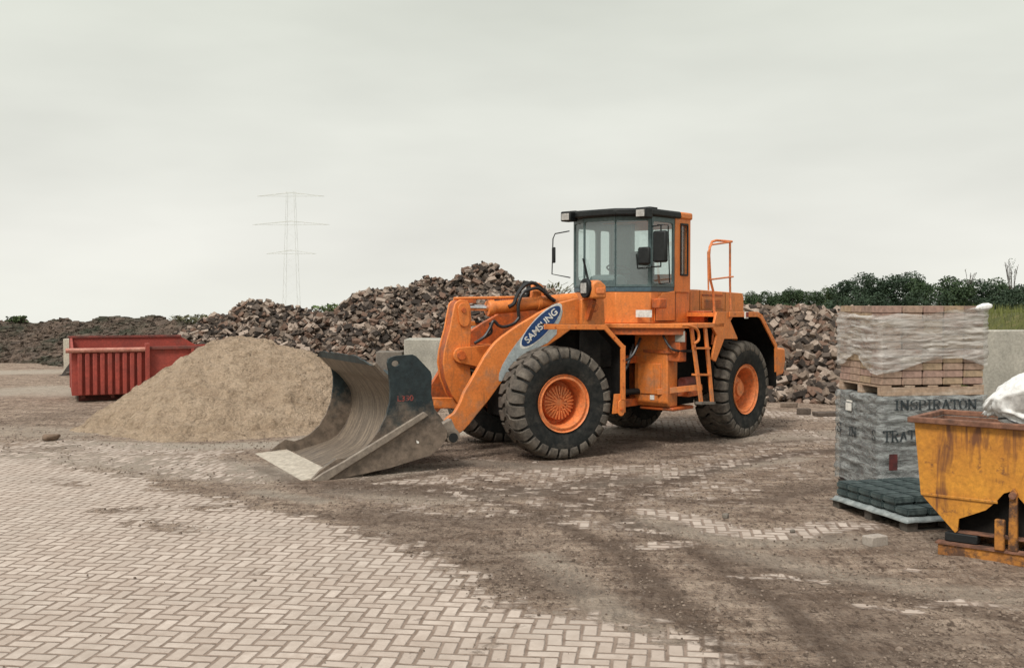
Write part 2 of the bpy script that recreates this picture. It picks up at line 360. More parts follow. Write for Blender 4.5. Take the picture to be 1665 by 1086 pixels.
def inpoly(X, Y, poly):
    ins = np.zeros(X.shape, bool); dist = np.full(X.shape, 1e9); k = len(poly)
    for i in range(k):
        x0, y0 = poly[i]; x1, y1 = poly[(i + 1) % k]
        c = ((y0 > Y) != (y1 > Y)) & (X < (x1 - x0) * (Y - y0) / (y1 - y0 + 1e-12) + x0); ins ^= c
        dx, dy = x1 - x0, y1 - y0; t = np.clip(((X - x0) * dx + (Y - y0) * dy) / (dx * dx + dy * dy + 1e-12), 0, 1)
        dist = np.minimum(dist, np.hypot(X - x0 - t * dx, Y - y0 - t * dy))
    return np.where(ins, dist, -dist)
def poly_d(X, Y, pts):
    dist = np.full(X.shape, 1e9)
    for (x0, y0), (x1, y1) in zip(pts[:-1], pts[1:]):
        dx, dy = x1 - x0, y1 - y0; t = np.clip(((X - x0) * dx + (Y - y0) * dy) / (dx * dx + dy * dy + 1e-12), 0, 1)
        dist = np.minimum(dist, np.hypot(X - x0 - t * dx, Y - y0 - t * dy))
    return dist
def gp(pts): return [tuple(G(a, b))[:2] for a, b in pts]

step = .1
xs = np.concatenate([np.arange(-20, -6, .1), np.arange(-6, 6, .05), np.arange(6, 20.01, .1)]); ys = np.concatenate([np.arange(3.0, 6.0, .1), np.arange(6.0, 13.0, .05), np.arange(13.0, 20, .1), np.arange(20, 44, .2)])
X, Y = np.meshgrid(xs, ys)
pav = np.zeros(X.shape); mud_shade = np.zeros(X.shape); lite = np.zeros(X.shape)
main = gp([(-900, 740), (60, 742), (250, 775), (400, 800), (470, 822), (560, 842), (625, 868), (690, 890), (760, 918), (800, 948), (838, 972), (900, 990), (1000, 1004), (1100, 1022), (1180, 1040), (1230, 1090), (1260, 1200), (1250, 2500), (-2500, 2500)])
pav = np.maximum(pav, sstep(inpoly(X, Y, main), -.45, .65))
for pts, w, a in [
        ([(560, 800), (700, 782), (900, 768), (1060, 760)], .30, .75),
        ([(640, 775), (760, 745), (900, 752)], .15, .5),
        ([(1040, 690), (1100, 692), (1130, 700)], .8, .9), ([(1240, 672), (1320, 676), (1420, 684)], .5, .8),
        ([(1250, 700), (1400, 712)], .35, .65), ([(1000, 775), (1120, 768), (1200, 750)], .18, .7),
        ([(1060, 832), (1120, 842), (1190, 866), (1260, 870), (1350, 856), (1400, 853)], .17, .95),
        ([(1080, 800), (1190, 790)], .12, .6), ([(1050, 888), (1110, 884)], .12, .9), ([(900, 850), (950, 853)], .1, .75),
        ([(1190, 938), (1260, 936), (1340, 946)], .055, .7), ([(1400, 985), (1490, 996)], .06, .8), ([(1500, 985), (1560, 978), (1650, 990)], .07, .8),
        ([(1460, 925), (1520, 932)], .05, .6), ([(1190, 1046), (1210, 1075)], .12, .7),
        ([(-200, 735), (80, 730), (300, 745), (440, 775)], .8, .78), ([(60, 760), (200, 765)], .3, .3)]:
    q = gp(pts); pav = np.maximum(pav, a * .80 * (1 - sstep(poly_d(X, Y, q), w * .4, w * 2.6)))
hz = gp([(-600, 690), (60, 715), (200, 720), (480, 730), (620, 790), (1000, 760), (1200, 700), (1500, 690), (1420, 760), (1200, 840), (1100, 890), (900, 860), (640, 850), (400, 800), (60, 745), (-600, 745)])
pav = np.maximum(pav, .38 * sstep(inpoly(X, Y, hz), -.3, .6))
for pts, w, a in [([(300, 790), (420, 806), (560, 830)], .45, .6), ([(240, 850), (310, 862)], .25, .45), ([(420, 745), (540, 800), (640, 800)], .5, .6),
                  ([(80, 780), (130, 790)], .2, .35), ([(760, 1065), (850, 1020)], .08, .35), ([(180, 830), (420, 822)], .25, .35)]:
    q = gp(pts); pav *= 1 - a * (1 - sstep(poly_d(X, Y, q), w * .4, w * 1.6))
for pts, w, a in [([(560, 790), (740, 800), (900, 800), (1010, 780)], .45, .7), ([(600, 860), (760, 900), (900, 960)], .3, .4), ([(700, 760), (840, 755)], .3, .6), ([(1020, 800), (1120, 775), (1200, 752), (1290, 738), (1420, 728)], .22, .8), ([(560, 800), (640, 780), (740, 765)], .15, .6), ([(600, 835), (760, 850), (900, 836), (1010, 800)], .35, .55),
                  ([(780, 905), (900, 880)], .2, .35), ([(1010, 880), (1050, 960), (1080, 1005)], .16, .5), ([(1150, 900), (1300, 960), (1500, 1040)], .3, .4), ([(1250, 800), (1340, 790)], .3, .4),
                  ([(720, 735), (860, 760), (1000, 740), (1200, 722)], .5, .35), ([(20, 735), (90, 725)], .4, .45), ([(1330, 1030), (1500, 1080)], .3, .4), ([(860, 930), (960, 960)], .15, .3),
                  ([(420, 760), (520, 800), (700, 745)], .15, .5), ([(700, 790), (860, 830), (1010, 900), (1120, 1000), (1180, 1086)], .13, .7), ([(760, 775), (960, 820), (1120, 890), (1280, 990), (1380, 1086)], .13, .7), ([(1000, 850), (1160, 905), (1350, 950), (1665, 1010)], .14, .5), ([(950, 780), (1100, 815), (1240, 815), (1360, 790)], .16, .6), ([(1080, 745), (1240, 720), (1400, 712)], .14, .6), ([(480, 835), (640, 850), (800, 880)], .14, .5), ([(0, 690), (120, 672), (300, 668)], .5, .3), ([(740, 715), (860, 745), (1000, 730), (1120, 712), (1180, 716)], .35, .6)]:  # tracks and mud; strokes beneath the loader also paint in its shadow
    q = gp(pts); mud_shade = np.maximum(mud_shade, a * (1 - sstep(poly_d(X, Y, q), w * .3, w * 1.6)))
for pts, w, a in [([(-200, 745), (60, 742), (240, 752), (430, 770)], .7, .75), ([(420, 800), (520, 815)], .2, .5), ([(600, 775), (760, 752), (960, 765)], .3, .6), ([(960, 790), (1130, 768), (1300, 745)], .22, .6), ([(1000, 700), (1200, 715), (1380, 705)], .5, .55), ([(1050, 850), (1200, 880), (1380, 880)], .3, .45), ([(880, 905), (1010, 1010), (1120, 1060)], .2, .4), ([(1200, 900), (1330, 930), (1500, 960), (1665, 975)], .25, .4), ([(560, 800), (700, 815), (860, 800)], .3, .4), ([(0, 700), (100, 705)], .8, .4), ([(110, 722), (300, 728), (480, 722), (560, 705)], .45, .9), ([(0, 640), (60, 632), (118, 640)], 1.0, .7), ([(0, 606), (110, 604)], 1.2, .8), ([(740, 706), (760, 700)], .3, .9), ([(200, 770), (420, 780)], .3, .3), ([(900, 760), (1080, 765)], .2, .4)]:
    q = gp(pts); lite = np.maximum(lite, a * (1 - sstep(poly_d(X, Y, q), w * .3, w * 1.5)))
# shallow unevenness of the dirt cover (a centimetre or two), pavers stay flat
Zg = np.zeros(X.shape)
vs = np.stack([X.ravel(), Y.ravel(), Zg.ravel()], 1)
h_, w_ = X.shape
idx = np.arange(h_ * w_).reshape(h_, w_)
fsn = np.stack([idx[:-1, :-1], idx[:-1, 1:], idx[1:, 1:], idx[1:, :-1]], -1).reshape(-1, 4)
me = bpy.data.meshes.new('paving')
pf = pav.ravel()
flat_ = (sstep(np.minimum(poly_d(X, Y, gp([(425, 741), (508, 783)])), poly_d(X, Y, gp([(508, 783), (620, 762)]))), .18, .6)).ravel()
for i in range(len(vs)):
    if Y.flat[i] > 5.5 and pf[i] < .8:
        v_ = noise.fractal(Vector((vs[i, 0] * 1.6, vs[i, 1] * 3.6, 0)), .7, 2.0, 5)
        vs[i, 2] = max(0, .004 + .017 * v_) * (1 - pf[i] / .8) * flat_[i]
me.vertices.add(len(vs)); me.vertices.foreach_set('co', vs.ravel())
me.loops.add(fsn.size); me.loops.foreach_set('vertex_index', fsn.ravel())
me.polygons.add(len(fsn)); me.polygons.foreach_set('loop_start', np.arange(0, fsn.size, 4)); me.polygons.foreach_set('loop_total', np.full(len(fsn), 4))
me.update(); me.validate(); me.shade_smooth()
for nm, arr in (('pav', pav), ('mud_and_shade', mud_shade), ('dust', lite)):
    at = me.attributes.new(nm, 'FLOAT', 'POINT'); at.data.foreach_set('value', arr.ravel().astype(np.float32))
paving = bpy.data.objects.new('paving', me); col.objects.link(paving); tag(paving, kind='structure')

def paving_material():
    m = bpy.data.materials.new('herringbone_paving'); m.use_nodes = True; nt = m.node_tree; L = nt.links.new; b = nt.nodes['Principled BSDF']
    def N(t, **k):
        n = nt.nodes.new(t)
        for a, c in k.items(): setattr(n, a, c)
        return n
    def val(x, sock):
        if hasattr(x, 'is_output'): L(x, sock)
        else: sock.default_value = x
    def ma(op, a, bb=0.0, c=0.0, clamp=False):
        n = N('ShaderNodeMath', operation=op); n.use_clamp = clamp
        val(a, n.inputs[0]); val(bb, n.inputs[1])
        if op in ('COMPARE', 'MULTIPLY_ADD', 'WRAP'): val(c, n.inputs[2])
        return n.outputs[0]
    def nz(vec, sc, det=4, ro=.6, dist=0):
        n = N('ShaderNodeTexNoise'); n.inputs['Scale'].default_value = sc; n.inputs['Detail'].default_value = det; n.inputs['Roughness'].default_value = ro; n.inputs['Distortion'].default_value = dist
        L(vec, n.inputs['Vector']); return n.outputs['Fac']
    def rng_(v, a, bb, c=0.0, d=1.0, smooth=False):
        n = N('ShaderNodeMapRange'); n.interpolation_type = 'SMOOTHSTEP' if smooth else 'LINEAR'
        val(v, n.inputs['Value']); n.inputs['From Min'].default_value = a; n.inputs['From Max'].default_value = bb; n.inputs['To Min'].default_value = c; n.inputs['To Max'].default_value = d; return n.outputs['Result']
    def mix(f, a, c):
        n = N('ShaderNodeMix', data_type='RGBA'); val(f, n.inputs[0])
        for s_, i in ((a, 6), (c, 7)):
            if hasattr(s_, 'is_output'): L(s_, n.inputs[i])
            else: n.inputs[i].default_value = (*s_, 1)
        return n.outputs[2]
    tc = N('ShaderNodeTexCoord'); obj = tc.outputs['Object']
    mpn = N('ShaderNodeMapping'); mpn.inputs['Rotation'].default_value = (0, 0, R(7.0)); W = .1135
    mpn.inputs['Scale'].default_value = (1 / W, 1 / W, 1 / W)
    # small wobble so that courses are not ruler-straight
    wob = N('ShaderNodeTexNoise'); wob.inputs['Scale'].default_value = .9; wob.inputs['Detail'].default_value = 2; L(obj, wob.inputs['Vector'])
    wv = N('ShaderNodeVectorMath', operation='MULTIPLY_ADD'); L(wob.outputs['Color'], wv.inputs[0]); wv.inputs[1].default_value = (.09, .09, 0); L(obj, wv.inputs[2])
    L(wv.outputs[0], mpn.inputs['Vector'])
    sp = N('ShaderNodeSeparateXYZ'); L(mpn.outputs[0], sp.inputs[0]); x, y = sp.outputs[0], sp.outputs[1]
    i, j = ma('FLOOR', x), ma('FLOOR', y); fx, fy = ma('SUBTRACT', x, i), ma('SUBTRACT', y, j)
    k = ma('FLOORED_MODULO', ma('SUBTRACT', i, j), 4.0)
    k1, k2 = ma('COMPARE', k, 1.0, .1), ma('COMPARE', k, 2.0, .1)
    horiz = ma('LESS_THAN', k, 1.5)
    lx = ma('ADD', fx, k1); ly = ma('ADD', fy, k2)       # along-brick offsets
    lenc = ma('ADD', ma('MULTIPLY', horiz, lx), ma('MULTIPLY', ma('SUBTRACT', 1.0, horiz), ly))
    widc = ma('ADD', ma('MULTIPLY', horiz, fy), ma('MULTIPLY', ma('SUBTRACT', 1.0, horiz), fx))
    dl = ma('MINIMUM', lenc, ma('SUBTRACT', 2.0, lenc)); dw = ma('MINIMUM', widc, ma('SUBTRACT', 1.0, widc))
    # rounded corners
    rc = .2
    ex = ma('MAXIMUM', ma('SUBTRACT', rc, dl), 0.0); ey = ma('MAXIMUM', ma('SUBTRACT', rc, dw), 0.0)
    edge = ma('SUBTRACT', rc, ma('SQRT', ma('ADD', ma('MULTIPLY', ex, ex), ma('MULTIPLY', ey, ey))))
    fine = nz(obj, 45, 4, .6)
    edge = ma('ADD', edge, ma('MULTIPLY', ma('SUBTRACT', fine, .5), .10))
    cid = N('ShaderNodeCombineXYZ'); L(ma('SUBTRACT', i, k1), cid.inputs[0]); L(ma('SUBTRACT', j, k2), cid.inputs[1])
    wn_ = N('ShaderNodeTexWhiteNoise'); wn_.noise_dimensions = '2D'; L(cid.outputs[0], wn_.inputs['Vector']); rnd = wn_.outputs['Value']
    at = lambda s_: (lambda n: n.outputs['Fac'])(N('ShaderNodeAttribute', attribute_name=s_))
    pv, mud_and_shade, dust = at('pav'), at('mud_and_shade'), at('dust')
    big = nz(obj, 1.1, 6, .65); mid = nz(obj, 5.5, 6, .65, .4); grit = nz(obj, 26, 6, .75); crumb = nz(obj, 70, 3, .7)
    st = N('ShaderNodeMapping'); st.inputs['Scale'].default_value = (.35, 1.6, 1); st.inputs['Rotation'].default_value = (0, 0, R(-14)); L(obj, st.inputs[0])
    stc = N('ShaderNodeMapping'); stc.inputs['Scale'].default_value = (1, .38, 1); stc.inputs['Rotation'].default_value = (0, 0, R(20)); L(obj, stc.inputs[0])
    clod = nz(stc.outputs[0], 17, 7, .78); clod2 = nz(stc.outputs[0], 6.5, 7, .72, .6)
    streak = nz(st.outputs[0], 3.2, 6, .65, .5)
    # how bare is each paver
    cov = ma('ADD', pv, ma('MULTIPLY', ma('SUBTRACT', mid, .5), 1.5)); cov = ma('ADD', cov, ma('MULTIPLY', ma('SUBTRACT', rnd, .5), .35)); cov = ma('ADD', cov, ma('MULTIPLY', ma('SUBTRACT', big, .5), .7))
    bare = rng_(cov, .34, .72, 0, 1, True)
    jw = ma('ADD', .075, ma('MULTIPLY', rng_(cov, .5, 1.1, 1, 0), .07))      # dirt creeps in from the joints
    brick = rng_(ma('SUBTRACT', edge, jw), -.06, .07, 0, 1, True)
    show = ma('MULTIPLY', bare, brick)
    pc = mix(rnd, (.45, .375, .32), (.57, .49, .425)); pc = mix(rng_(mid, .38, .7, 0, .7), pc, (.34, .27, .22)); pc = mix(rng_(big, .42, .68, 0, .5), pc, (.36, .31, .265)); pc = mix(rng_(grit, .45, .8, 0, .35), pc, (.30, .24, .195))
    jc = mix(rng_(mid, .3, .7), (.17, .122, .092), (.31, .24, .195))
    dirt = mix(rng_(streak, .38, .62), (.25, .172, .122), (.60, .465, .36)); dirt = mix(rng_(mid, .50, .66, 0, .6), dirt, (.20, .135, .096)); dirt = mix(rng_(grit, .50, .62, 0, .85), dirt, (.105, .073, .056)); dirt = mix(rng_(crumb, .56, .68, 0, .6), dirt, (.46, .38, .31))
    dirt = mix(rng_(big, .40, .7, 0, .45), dirt, (.42, .33, .26))
    dirt = mix(rng_(clod2, .50, .60, 0, .55), dirt, (.135, .092, .067)); dirt = mix(rng_(clod, .53, .60, 0, .8), dirt, (.085, .057, .042)); dirt = mix(rng_(clod, .36, .44, .7, 0), dirt, (.50, .42, .35))
    dirt = mix(ma('MULTIPLY', dust, rng_(mid, .25, .6, .5, 1)), dirt, (.50, .44, .365))
    dirt = mix(ma('MULTIPLY', mud_and_shade, rng_(ma('ADD', streak, ma('MULTIPLY', grit, .5)), .42, .8, .45, 1)), dirt, (.085, .055, .039))
    under = mix(bare, dirt, jc)
    colr = mix(show, under, pc)
    L(colr, b.inputs['Base Color']); b.inputs['Roughness'].default_value = .92; b.inputs['Specular IOR Level'].default_value = .25
    hgt = ma('ADD', ma('MULTIPLY', show, .010), ma('MULTIPLY', grit, ma('ADD', .004, ma('MULTIPLY', ma('SUBTRACT', 1.0, bare), .045))))
    hgt = ma('SUBTRACT', hgt, ma('MULTIPLY', clod, ma('MULTIPLY', ma('SUBTRACT', 1.0, bare), .05)))
    hgt = ma('ADD', hgt, ma('MULTIPLY', streak, ma('MULTIPLY', ma('SUBTRACT', 1.0, bare), .05)))
    bp = N('ShaderNodeBump'); bp.inputs['Strength'].default_value = 1.0; bp.inputs['Distance'].default_value = 1.0; L(hgt, bp.inputs['Height']); L(bp.outputs[0], b.inputs['Normal'])
    return m
me.materials.append(paving_material())
# crumbs of earth and grit lying on the dirty part of the yard
lipl = gp([(425, 741), (508, 783)])
def pav_at(x, y):
    i = min(len(xs) - 1, int(np.searchsorted(xs, x))); j = min(len(ys) - 1, int(np.searchsorted(ys, y))); return pav[j, i]
rgc = random.Random(77); cv, cf, cm_ = [], [], []
cnt = 0
while cnt < 11000:
    y = 5.6 + 16 * rgc.random() ** 1.5; x = rgc.uniform(-.52, .52) * y; pv_ = pav_at(x, y)
    dens = .008 if pv_ > .7 else .35 if pv_ > .45 else 1
    if float(poly_d(np.array(x), np.array(y), lipl)) < .35: continue
    if rgc.random() > dens * (.1 + 1.6 * max(0, noise.fractal(Vector((x * .8, y * .9, 5)), .8, 2.0, 3) + .25)): continue
    q_ = rgc.choice([.005, .006, .008, .010, .014]) * (1 + y * .03); q_ = q_ * 1.9 if rgc.random() < .02 else q_
    a = rgc.uniform(0, 6.28); o = len(cv); hh = q_ * rgc.uniform(.35, .75); el_ = rgc.uniform(.5, 1)
    for ring, zz_ in ((1.0, -.002), (.75, hh * .8)):
        for k in range(5):
            t_ = k * 1.2566; u_, v_ = q_ * ring * math.cos(t_) * rgc.uniform(.75, 1), q_ * el_ * ring * math.sin(t_) * rgc.uniform(.75, 1)
            cv.append((x + u_ * math.cos(a) - v_ * math.sin(a), y + u_ * math.sin(a) + v_ * math.cos(a), .008 + zz_))
    cv.append((x, y, .008 + hh))
    c_ = rgc.choice([0, 0, 1, 1, 1, 1, 1, 1])
    for k in range(5): cf.append((o + k, o + (k + 1) % 5, o + 5 + (k + 1) % 5, o + 5 + k)); cf.append((o + 5 + k, o + 5 + (k + 1) % 5, o + 10)); cm_ += [c_, c_]
    cnt += 1
cme = bpy.data.meshes.new('grit'); cme.from_pydata(cv, [], cf); cme.update()
for m_ in (mat('earth_crumb_dark', (.13, .095, .072), rough=1, scale=3), mat('earth_crumb', (.27, .21, .165), rough=1, scale=3), mat('grit_pale', (.38, .32, .265), rough=1, scale=3)): cme.materials.append(m_)
cme.polygons.foreach_set('material_index', cm_)
grit_o = bpy.data.objects.new('grit', cme); col.objects.link(grit_o); tag(grit_o, 'crumbs of brown earth and grit strewn over the dirty part of the yard', 'grit', kind='stuff')

# ------------------------------------------------------------------ height-field mounds
def interp(pts, x):
    if x <= pts[0][0]: return pts[0][1:]
    for a, b in zip(pts[:-1], pts[1:]):
        if x <= b[0]:
            t = (x - a[0]) / (b[0] - a[0]); return tuple(p * (1 - t) + q * t for p, q in zip(a[1:], b[1:]))
    return pts[-1][1:]
def grid_mound(x0, x1, y0, y1, st, hf):
    nx, ny = int((x1 - x0) / st) + 1, int((y1 - y0) / st) + 1
    vs = []
    for j in range(ny):
        for i in range(nx):
            x, y = x0 + i * st, y0 + j * st; vs.append((x, y, hf(x, y)))
    fs = []
    for j in range(ny - 1):
        for i in range(nx - 1):
            q = (j * nx + i, j * nx + i + 1, (j + 1) * nx + i + 1, (j + 1) * nx + i)
            if max(vs[k][2] for k in q) > -.03: fs.append(q)
    return vs, fs
def N3(x, y, s, o=4): return noise.fractal(Vector((x * s, y * s, 3.3)), .9, 2.0, o)

# sand pile
SC = []
for px, py, d in [(95, 712, 18.2), (180, 655, 18.9), (250, 607, 19.5), (320, 566, 20.0), (352, 553, 20.2), (390, 548, 20.3), (420, 552, 20.3), (455, 563, 20.2), (500, 568, 20.2), (540, 585, 20.1), (600, 625, 20.0), (680, 700, 20.0)]:
    p = AT(px, py, d); SC.append((p.x, p.z, p.y))
def sand_h(x, y):
    cz, cy = interp(SC, x)
    front = .50 if x > -6.2 else .52
    d = y - cy
    z = cz - (math.sqrt(d * d + .12) - .35) * front
    if x < SC[0][0]: z -= (SC[0][0] - x) * .6
    z += N3(x, y, .55, 3) * .11 + (N3(x * 1.3, y, 2.6, 5)) * .075 + N3(x, y, 7.0, 3) * .034 + N3(x * 1.4, y, 15.0, 2) * .016 - .02
    if z < .18: z = z * .7 + .0
    return z
vs, fs = grid_mound(-9.2, -.6, 16.0, 24.5, .045, sand_h)
ms = mat('yellow_sand', (.56, .425, .30), (.43, .315, .215), rough=1, scale=1.5, detail=9, c3=(.27, .19, .12), s3=4.5, t3=(.50, .70), bump=1.0, bscale=9, bdist=.22, stretch=(1, 1, 1))
sand = MB().raw(vs, fs).build('sand_pile', ms, smooth=80); tag(sand, 'tall pale yellow sand pile heaped up between the red container and the loader bucket', 'sand pile')

# earth mounds far left
EC = []
for px, py, d in [(-500, 528, 48), (0, 523, 46), (20, 518, 46), (60, 522, 46), (160, 524, 44), (180, 517, 44), (205, 521, 43), (240, 516, 42), (262, 524, 41), (290, 527, 40), (330, 530, 39), (420, 540, 39)]:
    p = AT(px, py, d); EC.append((p.x, p.z, p.y))
def earth_h(x, y):
    cz, cy = interp(EC, x); d = y - cy
    z = cz + .0 - max(0, abs(d) - .8) * (.26 if d < 0 else .5) + N3(x, y, .45, 5) * .28 + N3(x, y, 2.2, 4) * .10 - .12
    z = min(z, cz + .10)
    return z
vs, fs = grid_mound(-32, -8, 33.5, 54, .16, earth_h)
mm = mat('earth_mound', (.20, .145, .11), (.11, .082, .064), rough=1, scale=1.6, c3=(.06, .062, .04), s3=.5, t3=(.46, .62), bump=.9, bscale=7, bdist=.25)
rgm = random.Random(31); emb = MB().raw(vs, fs)
for _ in range(15000):
    x, y = rgm.uniform(-31, -9), rgm.uniform(34, 47); z = earth_h(x, y)
    if z < .02: continue
    q_ = rgm.choice([.10, .14, .2, .3]); rot = Matrix.Rotation(rgm.uniform(0, 6.28), 3, 'Z') @ Matrix.Rotation(rgm.uniform(-.8, .8), 3, 'X')
    emb.raw([Vector((x, y, z)) + rot @ v for v in [Vector((i * q_ * .7 * rgm.uniform(.4, 1), j * q_ * .45 * rgm.uniform(.4, 1), k * q_ * .3 * rgm.uniform(.4, 1))) for i in (-1, 1) for j in (-1, 1) for k in (-1, 1)]], [(0, 1, 3, 2), (4, 6, 7, 5), (0, 4, 5, 1), (2, 3, 7, 6), (0, 2, 6, 4), (1, 5, 7, 3)])
em = emb.build('earth_mound', mm, smooth=0); tag(em, kind='structure')

# ------------------------------------------------------------------ rubble heaps
LC = []
for px, py, d in [(250, 560, 34), (300, 536, 34), (330, 518, 34), (372, 514, 34), (392, 496, 33.5), (440, 494, 33.5), (475, 500, 33.5), (512, 508, 33), (545, 513, 33), (562, 492, 33), (600, 472, 33), (640, 466, 33), (662, 474, 33.5), (700, 457, 34), (730, 461, 34), (762, 445, 34), (808, 443, 34), (838, 468, 34), (875, 476, 34), (960, 492, 34), (1100, 520, 34), (1200, 540, 34)]:
    p = AT(px, py, d); LC.append((p.x, p.z, p.y))
def left_h(x, y):
    cz, cy = interp(LC, x); d = y - cy
    return cz + .06 - max(0, abs(d) - .25) * .48 + N3(x, y, .7, 4) * .22 - .1
RC = []
for px, py, d in [(1050, 530, 26.5), (1160, 512, 26.5), (1230, 507, 26.2), (1262, 508, 26.0), (1300, 502, 25.8), (1335, 505, 25.8), (1375, 510, 26), (1480, 520, 26), (1580, 540, 26)]:
    p = AT(px, py, d); RC.append((p.x, p.z, p.y))
def right_h(x, y):
    cz, cy = interp(RC, x); d = y - cy
    return cz - max(0, abs(d) - .15) * .80 + N3(x, y, .9, 4) * .18 - .05
def brick_verts(sx, sy, sz, rg):
    """a broken brick: box with chipped, uneven corners"""
    out = []
    for i in (-1, 1):
        for j in (-1, 1):
            for k in (-1, 1):
                f = lambda: rg.uniform(.72, 1.0)
                out.append(Vector((i * sx / 2 * f(), j * sy / 2 * f(), k * sz / 2 * f())))
    return out
BF = [(0, 1, 3, 2), (4, 6, 7, 5), (0, 4, 5, 1), (2, 3, 7, 6), (0, 2, 6, 4), (1, 5, 7, 3)]
def scatter(hf, x0, x1, y0, y1, n, rg, smin, smax):
    out = []
    while len(out) < n:
        x, y = rg.uniform(x0, x1), rg.uniform(y0, y1); z = hf(x, y)
        if z < -.05: continue
        # keep the side that faces the yard denser
        rot = Matrix.Rotation(rg.uniform(0, 6.28), 3, 'Z') @ Matrix.Rotation(rg.uniform(-.9, .9), 3, 'X') @ Matrix.Rotation(rg.uniform(-.9, .9), 3, 'Y')
        L_ = rg.uniform(smin, smax)
        out.append((Vector((x, y, max(z, .03) + rg.uniform(-.13, .13))), rot, (L_, L_ * rg.uniform(.38, .7), L_ * rg.uniform(.22, .5)), rg.randrange(5)))
    return out
def heap_mesh(name, hf, grid, items, mats, rg):
    vs, fs = grid_mound(*grid, lambda x, y: hf(x, y) - .06)
    mi = [3] * len(fs)
    for pos, rot, (sx, sy, sz), k in items:
        o = len(vs); vs += [tuple(pos + rot @ v) for v in brick_verts(sx, sy, sz, rg)]
        fs += [tuple(o + q for q in f) for f in BF]; mi += [k] * 6
    me_ = bpy.data.meshes.new(name); me_.from_pydata([tuple(v) for v in vs], [], fs); me_.update()
    bm = bmesh.new(); bm.from_mesh(me_); bmesh.ops.recalc_face_normals(bm, faces=bm.faces); bm.to_mesh(me_); bm.free()
    for m_ in mats: me_.materials.append(m_)
    me_.polygons.foreach_set('material_index', mi)
    o = bpy.data.objects.new(name, me_); col.objects.link(o); return o
rubble_mats = [M['rb%d' % i] for i in range(5)]
rg = random.Random(21)
li = scatter(left_h, -13.5, 7.5, 26.5, 36.5, 15000, rg, .15, .34)
lh = heap_mesh('brick_rubble', left_h, (-14, 8, 26.0, 42, .3), li, rubble_mats, rg)
tag(lh, 'long high heap of broken brick rubble behind the sand pile, too many bricks to count', 'rubble heap', kind='stuff')
ri = scatter(right_h, 3.3, 11.5, 22.9, 27.0, 4600, rg, .22, .42)
# the 300 rubble bricks that show largest are things of their own
def visible_key(it):
    px, py = proj(it[0]); return (0 if 1225 < px < 1372 and py > 496 else 1, it[0].y - it[0].z * .25)
ri.sort(key=visible_key)
near, rest = ri[:292], ri[292:]
rh = heap_mesh('brick_rubble', right_h, (3.0, 12.0, 22.6, 30, .25), rest, rubble_mats, rg)
tag(rh, 'heap of broken bricks behind the rear wheel of the loader, its bricks beyond counting', 'rubble heap', kind='stuff')
variants = []
for k in range(15):
    me_ = bpy.data.meshes.new('rubble_brick'); me_.from_pydata([tuple(v) for v in brick_verts(.29, .145, .115, rg)], [], BF); me_.update()
    bm = bmesh.new(); bm.from_mesh(me_); bmesh.ops.recalc_face_normals(bm, faces=bm.faces); bmesh.ops.bevel(bm, geom=bm.edges[:], offset=.008, segments=1, affect='EDGES'); bm.to_mesh(me_); bm.free()
    me_.materials.append(rubble_mats[k % 5]); variants.append(me_)
for k, (pos, rot, s_, c_) in enumerate(near):
    o = bpy.data.objects.new('rubble_brick', variants[k % 15]); col.objects.link(o)
    o.location = pos; o.rotation_euler = rot.to_euler(); f = s_[0] / .29; o.scale = (f, f, f)
    tag(o, 'broken brown brick lying in the heap behind the rear wheel of the loader', 'brick', 'bricks of the heap behind the loader')

# loose pieces in front of the right heap
def loose(px, py, size, rz, name, label, cat, m, group=None, chip=.9, bev=.012):
    p = G(px, py); sx, sy, sz = size
    rgl = random.Random(int(px * 7 + py))
    vs = [Vector((i * sx / 2 * rgl.uniform(chip, 1), j * sy / 2 * rgl.uniform(chip, 1), sz / 2 + k * sz / 2 * (1 if k < 0 else rgl.uniform(chip, 1)))) for i in (-1, 1) for j in (-1, 1) for k in (-1, 1)]
    b_ = basemat((p.x, p.y, .002), rz)
    o = MB().raw([b_ @ v for v in vs], BF).build(name, m, base=b_, bevel=bev)
    return tag(o, label, cat, group)
loose(1423, 887, (.21, .14, .10), R(24), 'loose_paver', 'loose pale grey paver lying on the dirt in front of the green pallet', 'paver', mat('pale_paver', (.42, .37, .32), (.32, .28, .24), rough=.9, scale=20, bump=.3))
loose(1180, 843, (.09, .08, .06), R(50), 'stone', 'small dark stone on the bare pavers between the loader and the pallets', 'stone', M['concrete_dk'], chip=.6)
loose(1288, 866, (.07, .05, .04), R(10), 'stone', 'tiny dark stone right beside the exposed row of pavers left of the loose paver', 'stone', M['concrete_dk'], chip=.6)
loose(1307, 674, (.26, .16, .13), R(5), 'brick', 'single brown brick lying in front of the right hand heap', 'brick', M['rb1'])
loose(1283, 662, (.36, .2, .10), R(-20), 'brick', 'flat brown slab of brick at the foot of the right hand heap', 'brick', M['rb0'])
loose(1345, 676, (.55, .28, .08), R(14), 'slab', 'broken flat slab lying at the foot of the heap left of the wrapped pallets', 'slab', M['rb1'])
loose(83, 716, (.36, .24, .12), R(30), 'dirt_clod', 'brown clod of dirt lying left of the toe of the sand pile', 'clod', mat('clod', (.2, .14, .1), rough=1), chip=.35, bev=.04)
for px, py, s_ in [(330, 725, .06), (560, 742, .05)]:
    pass

